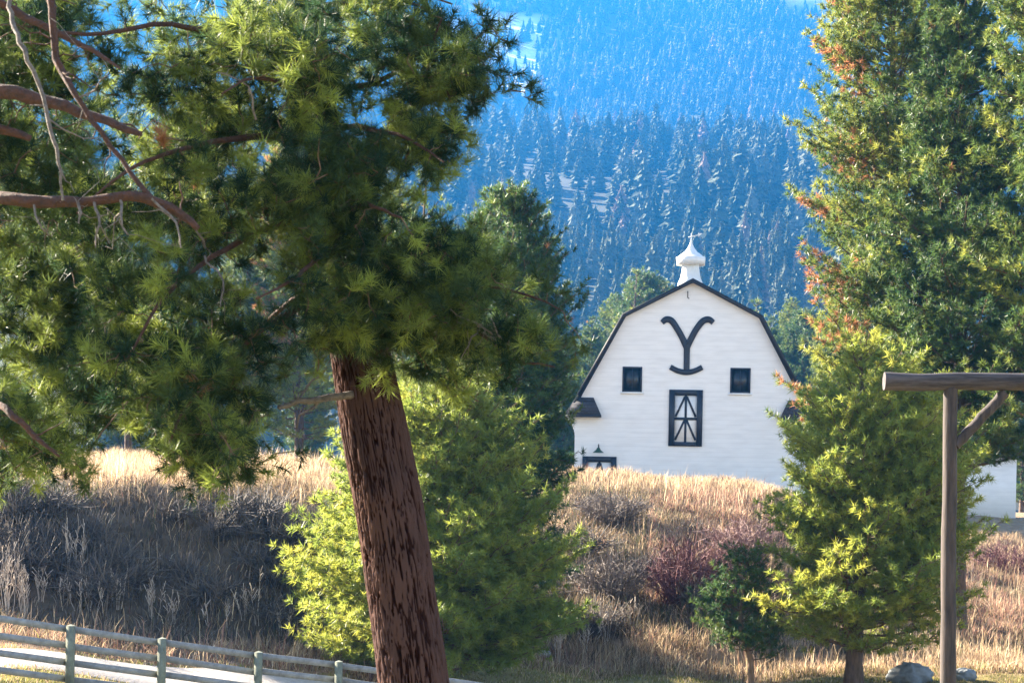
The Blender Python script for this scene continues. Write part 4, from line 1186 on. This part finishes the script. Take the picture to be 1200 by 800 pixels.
# nearer conifers at the foot of the hill, beside and behind the buildings
for n_, (px, py, Y_, k) in enumerate([(735, 318, 250, 3), (712, 345, 262, 2), (756, 322, 255, 5), (694, 372, 230, 1), (772, 330, 270, 4), (655, 395, 215, 0), (640, 360, 240, 0), (905, 372, 255, 1), (922, 350, 262, 2), (886, 352, 280, 3), (945, 365, 240, 0),
                                      (660, 440, 180, 0), (1200, 440, 165, 0), (1165, 420, 190, 1), (1222, 400, 170, 2), (1100, 380, 230, 2), (1060, 380, 240, 1), (1010, 360, 250, 0), (975, 370, 230, 2), (-30, 350, 190, 1), (40, 330, 200, 2), (150, 380, 180, 0), (210, 400, 170, 1), (290, 380, 190, 2), (360, 400, 180, 0), (440, 380, 190, 1), (520, 370, 200, 0), (580, 380, 210, 2)]):
    t_ = P(px, py, Y_); gz_ = g1(t_[0], Y_) - .3
    src_ = ROOTS[(588, 1122, 1235, 470, 1046, 588)[k]]
    hs_ = HEIGHTS[src_.name]
    copy_tree(src_, (t_[0], Y_, gz_), (t_[2] - gz_) / hs_, random.random() * 6.28, ['dark green conifer on the flat below the hill among its neighbours', 'green conifer on the flat below the hill among its neighbours', 'mid green conifer on the flat below the hill among its neighbours', 'olive conifer beside the barn roof on the flat below the hill', 'pale conifer beside the barn cupola on the flat below the hill', 'greyish brown conifer left of the barn cupola'][k],
              ['dark conifers on the flat', 'green conifers on the flat', 'mid green conifers on the flat', 'olive conifers by the barn roof', 'pale conifers by the barn', 'brown conifers by the barn'][k])

# ------------------------------------------------------------------ rail fence
def fence():
    def fp(t): # t metres along from the photo's left edge; straight line
        a = P(0, 760, 38.0); b = P(540, 820, 43.0); d = np.array((b[0] - a[0], b[1] - a[1])); L = np.linalg.norm(d); d /= L
        return np.array((a[0] + d[0] * t, a[1] + d[1] * t)), d
    tops = {}
    ppx = [-140, -27, 83, 190, 303, 397, 505, 615, 730]
    pyy = [700, 716, 733, 748, 764, 775, 790, 806, 822]
    posts = []
    for px, py in zip(ppx, pyy):
        Y = 38.0 + 5.0 * px / 540.0
        posts.append(P(px, py, Y))
    root = empty('rail_fence', (posts[2][0], posts[2][1], g1(posts[2][0], posts[2][1])), 'weathered four rail wooden fence running down beside the pale gravel path', 'fence')
    for p in posts:
        m = MB(); gz = min(g1(p[0], p[1]) - .3, p[2] - 1.5)
        w = .075
        m.box((p[0] - w, p[1] - w, gz), (p[0] + w, p[1] + w, p[2]))
        m.add([(p[0] - w, p[1] - w, p[2] + .003), (p[0] + w, p[1] - w, p[2] + .003), (p[0] + w, p[1] + w, p[2] + .003), (p[0] - w, p[1] + w, p[2] + .003), (p[0], p[1], p[2] + .035)], [(0, 1, 4), (1, 2, 4), (2, 3, 4), (3, 0, 4)])
        part_at(m, 'post', M['post_wood'], root)
    for i in range(len(posts) - 1):
        a, b = posts[i], posts[i + 1]
        d = unit((b - a)[None])[0]; nrm = np.array((-d[1], d[0], 0)); nrm /= np.linalg.norm(nrm)
        for k in range(4):
            dz = -.07 - k * .325
            m = MB(); o = nrm * .1
            q0 = a + o + (0, 0, dz + rng.normal() * .008); q1 = b + o + (0, 0, dz + rng.normal() * .008)
            q0 = q0 + d * .006; q1 = q1 - d * .006
            m.bar(q0, q1, .042, .13)
            part_at(m, 'rail', M['fence_wood'], root)
fence()

# ------------------------------------------------------------------ log gateway at the right
def gateway():
    Y = 32.0
    A = P(1114, 452, Y); gz = g1(A[0], Y)
    root = empty('log_gateway', (A[0], Y, gz), 'ranch gateway of round logs, post and overhead beam at the right edge', 'gateway')
    k = Y / F
    xpost = A[0]; ztop = P(1114, 457, Y)[2]; zbeam = P(1117, 447, Y)[2]
    def logtube(a, b, r0, r1, n=16):
        m = MB(); q = 14
        t = np.linspace(0, 1, q)[:, None]; pts = np.asarray(a) * (1 - t) + np.asarray(b) * t
        pts[1:-1] += rng.normal(size=(q - 2, 3)) * .006
        m.tube(pts, np.linspace(r0, r1, q) * (1 + rng.normal(size=q) * .02), n, 0, wob=.03); return m
    span = 5.6
    lb = P(1112, 800, Y)
    for x, xb in ((xpost, lb[0]), (xpost + span, xpost + span)):
        part_at(logtube((xb - .0, Y, gz - .4), (x, Y, ztop + .03), 9.6 * k, 8.2 * k), 'post', M['log'], root, smooth=True)
    bl, br = P(1036, 446.5, Y - .02), P(1036, 446.5, Y)
    bl = P(1036, 446.5, Y); e = P(1200, 447, Y); d = (e - bl) / (e[0] - bl[0])
    xr = xpost + span + 1.0
    part_at(logtube(bl, bl + d * (xr - bl[0]), 10.4 * k, 9.6 * k, 20), 'beam', M['log_beam'], root, smooth=True)
    a, b = P(1119, 522, Y), P(1178, 460, Y)
    part_at(logtube(a, b, 6.2 * k, 6.2 * k), 'brace', M['log'], root, smooth=True)
    a2 = np.array((2 * xpost + span - a[0], a[1], a[2])); b2 = np.array((2 * xpost + span - b[0], b[1], b[2]))
    part_at(logtube(a2, b2, 6.2 * k, 6.2 * k), 'brace', M['log'], root, smooth=True)
gateway()

# ------------------------------------------------------------------ shrubs, weeds, stones
SHRUBS = []
def shrub(label, px, py, Y, rx, rz, n, col_mat, group=None, leafy=.0):
    b = P(px, py, Y); b[2] = g1(b[0], b[1]) - .05
    root = empty('shrub', tuple(b), label, 'shrub', group); SHRUBS.append(root)
    m = MB()
    for i in range(n):
        az = rng.random() * 6.28; lean = rng.random() ** .7
        e = b + np.array((math.cos(az) * rx * lean, math.sin(az) * rx * lean * .8, rz * rng.uniform(.6, 1.05) * (1 - .35 * lean)))
        s0 = b + np.array((math.cos(az), math.sin(az), 0)) * rng.random() * rx * .45
        s0[2] = g1(s0[0], s0[1]) - .05
        pts = curve(s0, e, 5, sag=-.06, jit=.05)
        m.tube(pts, np.linspace(.02, .007, 5), 3, 0, cap=False, tint=rng.random())
        for k in range(8):
            q = rng.uniform(.35, 1); p = pts[0] * (1 - q) + pts[-1] * q + (pts[2] - (pts[0] + pts[-1]) / 2) * 4 * q * (1 - q)
            d = unit(e - s0) * .5 + unit(rng.normal(size=3)); L = rng.uniform(.15, .5)
            m.tube(curve(p, p + d * L, 3, jit=.05), [.011, .008, .005], 3, 0, cap=False, tint=rng.random())
    part_at(m, 'branches', col_mat, root)
def twig_ramp(name, c0, c1):
    m, nt, N, L, b = new_mat(name)
    at = N.new('ShaderNodeAttribute'); at.attribute_name = 'tint'; mx = N.new('ShaderNodeMixRGB'); mx.inputs[1].default_value = (*c0, 1); mx.inputs[2].default_value = (*c1, 1)
    L.new(at.outputs['Fac'], mx.inputs[0]); L.new(mx.outputs[0], b.inputs['Base Color']); b.inputs['Roughness'].default_value = .75
    return m
M['red_twig'] = twig_ramp('red_twigs', (0.085, 0.03, 0.035), (0.22, 0.10, 0.105))
M['pink_twig'] = twig_ramp('pink_twigs', (0.16, 0.08, 0.08), (0.36, 0.25, 0.235))
M['grey_twig'] = twig_ramp('grey_twigs', (0.1, 0.085, 0.08), (0.28, 0.23, 0.2))
shrub('dark red bare twigged shrub left of the small dark pine', 800, 700, 62, 1.5, 2.5, 150, M['red_twig'])
shrub('pinkish bare shrub high on the bank just left of the bright pine', 872, 660, 66, 1.5, 1.9, 130, M['pink_twig'])
shrub('rust red shrub at the right edge below the white outbuilding', 1185, 665, 80, 2.4, 1.5, 130, M['red_twig'])
shrub('low maroon shrub behind the small dark pine', 838, 690, 63, 1.3, 1.7, 110, M['red_twig'])
shrub('grey brown brush in the shade beside the bushy pine', 712, 690, 62, 1.4, 1.8, 130, M['grey_twig'])
shrub('dark brush on the upper bank below the barn door', 715, 612, 70, 1.8, 1.2, 130, M['grey_twig'])

def brush_copies():
    protos = []
    for k in range(4):
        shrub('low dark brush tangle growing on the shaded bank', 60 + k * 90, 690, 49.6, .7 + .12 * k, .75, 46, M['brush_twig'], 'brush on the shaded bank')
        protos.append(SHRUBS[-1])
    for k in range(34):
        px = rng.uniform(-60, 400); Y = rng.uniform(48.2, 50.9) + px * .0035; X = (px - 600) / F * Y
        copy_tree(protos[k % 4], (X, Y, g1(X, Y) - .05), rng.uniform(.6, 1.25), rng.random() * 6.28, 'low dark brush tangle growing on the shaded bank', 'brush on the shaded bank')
    for k in range(9):
        px = rng.uniform(660, 890); Y = rng.uniform(58, 74); X = (px - 600) / F * Y
        copy_tree(protos[k % 4], (X, Y, g1(X, Y) - .05), rng.uniform(.6, 1.3), rng.random() * 6.28, 'low dark brush tangle on the slope under the barn', 'brush on the slope under the barn')
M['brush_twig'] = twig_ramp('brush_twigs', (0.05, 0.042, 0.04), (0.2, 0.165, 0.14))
brush_copies()

def weed(label, px, py, Y, h, n, group=None, mat='straw_stalk'):
    b = P(px, py, Y); b[2] = g1(b[0], b[1]) - .03
    m = MB()
    for i in range(n):
        az = rng.random() * 6.28; r0 = rng.random() * .16; hh = h * rng.uniform(.6, 1.0)
        s0 = np.array((math.cos(az) * r0, math.sin(az) * r0, 0)); e = s0 * 2.6 + (0, 0, hh)
        pts = curve(s0, e, 4, jit=.03); m.tube(pts, [.009, .007, .006, .004], 3, 0, cap=False, tint=rng.random())
        for k in range(7):
            q = rng.uniform(.45, 1); p = pts[0] * (1 - q) + pts[-1] * q; d = unit(np.array((rng.normal() * .6, rng.normal() * .6, 1.4))) * rng.uniform(.08, .26)
            m.tube([p, p + d], [.006, .008], 3, 0, cap=False, tint=rng.random())
    o = m.build('weed', M[mat]); o.location = b
    tag(o, label, 'weed', group)
M['straw_stalk'] = twig_ramp('straw_stalks', (0.34, 0.26, 0.2), (0.62, 0.53, 0.45))
for px, py, Y, h, n in ((8, 712, 47.3, 1.9, 13), (30, 714, 47.4, 1.5, 11), (-14, 712, 47.3, 2.1, 12)):
    weed('tall pale dry weed clump above the fence at the left edge', px, py, Y, h, n, 'weed clumps at the left edge')
for px, py, Y, h, n in ((85, 650, 49.2, 1.4, 6), (97, 640, 49.4, 1.0, 5), (135, 655, 49, .9, 4)):
    weed('pale dry weed standing halfway up the shaded bank', px, py, Y, h, n, 'weeds halfway up the shaded bank')
for px in (50, 72, 98, 112, 128, 140, 178, 210, 246, 262, 310, 330, 285, 350):
    weed('thin dry weed stalks at the foot of the shaded bank behind the fence', px + rng.normal() * 4, 728, 47.6 + px * .004 + rng.random() * .6, rng.uniform(.6, 1.4), rng.integers(2, 6), 'weeds at the foot of the bank')
for px, Y in ((690, 58), (712, 59), (740, 60), (655, 57), (628, 57)):
    weed('dry grass-like weed on the sunlit slope under the barn', px, 740, Y, rng.uniform(.9, 1.3), 7, 'weeds on the slope under the barn')

def stone(label, px, py, Y, r, mat, name='rock', group=None, sink=.3, sq=.75):
    b = P(px, py, Y); z = g1(b[0], b[1])
    nu, nv = 40, 26; v = []
    ph = rng.random(3) * 20
    for i in range(nv + 1):
        th = math.pi * i / nv
        for j in range(nu):
            a_ = 2 * math.pi * j / nu; d = np.array((math.sin(th) * math.cos(a_), math.sin(th) * math.sin(a_), math.cos(th)))
            k = r * (1 + .55 * (float(fbm(d[0] * 1.4 + ph[0] + d[2], d[1] * 1.4 + ph[1] + d[2] * .7, 3)) - .5) + .34 * (abs(float(fbm(d[0] * 3.2 + ph[2], d[1] * 3.2 + d[2] * 3, 6)) - .5) * 2 - .3))
            v.append(d * k * (1.15, .9, sq))
    f = [(i * nu + j, (i + 1) * nu + j, (i + 1) * nu + (j + 1) % nu, i * nu + (j + 1) % nu) for i in range(nv) for j in range(nu)]
    m = MB(); m.add(v, f); o = m.build(name, mat); o.location = (b[0], b[1], z + r * sq * (1 - 2 * sink) * .8)
    tag(o, label, 'rock', group)
stone('grey boulder at the bottom edge beside the gateway post', 1068, 790, 53.9, .5, M['boulder'], 'boulder', sink=.27)
stone('smaller grey boulder right of the gateway post at the bottom edge', 1130, 791, 53.9, .28, M['boulder'], 'boulder', sink=.2)
for px, Y, r_, lab in ((596, 57, .16, 'leftmost small white stone in the shade under the bushy pine'), (618, 57, .2, 'middle and largest small white stone under the bushy pine'), (638, 57.3, .17, 'rightmost small white stone in the shade under the bushy pine')):
    stone(lab, px, 742, Y, r_, M['rock'], sink=.2)

# ------------------------------------------------------------------ grass
def blades(name, X, Y, hgt, wid, lean, label, cat, colmul=1.0, cols=None):
    n = len(X); Z = g(X, Y)
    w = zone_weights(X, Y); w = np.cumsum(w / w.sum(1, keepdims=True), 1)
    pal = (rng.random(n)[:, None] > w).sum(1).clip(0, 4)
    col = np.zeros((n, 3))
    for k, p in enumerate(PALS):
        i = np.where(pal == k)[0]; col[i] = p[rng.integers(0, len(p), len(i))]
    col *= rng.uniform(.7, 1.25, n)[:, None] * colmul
    cl = fbm(X * 1.3, Y * 1.3, 91, 3)
    col *= (np.clip(.2 + cl * 1.6, .4, 1.5))[:, None]; hgt = hgt * np.clip(.35 + cl * 1.3, .5, 1.4)
    az = rng.random(n) * 6.28; ln = lean * rng.random(n) * hgt
    # wind leans to the right
    dx = np.cos(az) * ln + .05 * hgt; dy = np.sin(az) * ln
    base = np.stack([X, Y, Z - .02], 1)
    th = rng.random(n) * math.pi; sx = np.stack([np.cos(th), np.sin(th), np.zeros(n)], 1) * wid[:, None] / 2
    mid = base + np.stack([dx * .35, dy * .35, hgt * .6], 1); tip = base + np.stack([dx, dy, hgt * .95], 1)
    v = np.stack([base - sx, base + sx, mid + sx * .8, mid - sx * .8, tip], 1).reshape(-1, 3)
    o5 = (np.arange(n) * 5)[:, None]
    mb = MB()
    mb.add(v, o5 + np.array((0, 1, 2, 3))); mb.f.append((o5 + np.array((3, 2, 4)))); mb.m.append(np.zeros(n, int))
    ob = mb.build(name, M['grass']); set_col(ob, np.repeat(col, 5, 0))
    return tag(ob, label, cat, kind='stuff')

def sample(n, y0, y1, u0, u1, seed):
    """points in a wedge in front of the camera, even per area"""
    r = np.random.default_rng(seed)
    Y = np.sqrt(r.random(n) * (y1 ** 2 - y0 ** 2) + y0 ** 2); X = (u0 + (u1 - u0) * r.random(n) - 600) / F * Y
    return X, Y
def clump(X, Y, seed, k=.5):
    """keep more where a patch noise is high"""
    m = fbm(X * 1.1, Y * 1.1, seed)
    return rng.random(len(X)) < np.clip((m - .3) * 3, .12, 1) * k + (1 - k)

# long dry grass of bank, plateau and slope
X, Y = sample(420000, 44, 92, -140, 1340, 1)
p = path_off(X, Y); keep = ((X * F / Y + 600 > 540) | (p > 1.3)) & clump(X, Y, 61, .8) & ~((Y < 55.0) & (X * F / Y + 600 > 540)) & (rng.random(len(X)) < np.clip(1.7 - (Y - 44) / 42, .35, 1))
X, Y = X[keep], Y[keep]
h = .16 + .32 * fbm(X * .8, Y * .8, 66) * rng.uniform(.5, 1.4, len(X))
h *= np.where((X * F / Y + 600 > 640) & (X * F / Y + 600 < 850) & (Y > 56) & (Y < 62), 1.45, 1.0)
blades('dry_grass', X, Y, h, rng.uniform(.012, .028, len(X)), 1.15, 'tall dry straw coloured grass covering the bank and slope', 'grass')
# short lawn grass
X, Y = sample(170000, 34, 56.2, -140, 1340, 2)
p = path_off(X, Y); U = X * F / Y + 600
keep = ((U < 540) & (np.abs(p) > .95) & (p < 3.2)) | (U >= 540)
X, Y = X[keep], Y[keep]
blades('lawn_grass', X, Y, rng.uniform(.05, .13, len(X)), rng.uniform(.012, .02, len(X)), .9, 'short yellow green lawn grass along the bottom', 'grass')
# seed heads: paler taller stalks
X, Y = sample(26000, 45, 80, -140, 1340, 3)
p = path_off(X, Y); keep = ((X * F / Y + 600 > 540) | (p > 1.6)) & clump(X, Y, 71, 1.0) & ~((Y < 55.3) & (X * F / Y + 600 > 540))
X, Y = X[keep], Y[keep]
blades('seed_stalks', X, Y, rng.uniform(.45, .85, len(X)), rng.uniform(.012, .02, len(X)), .4, 'pale seed stalks standing above the dry grass', 'grass', colmul=1.25)
print('objects', len(bpy.data.objects))
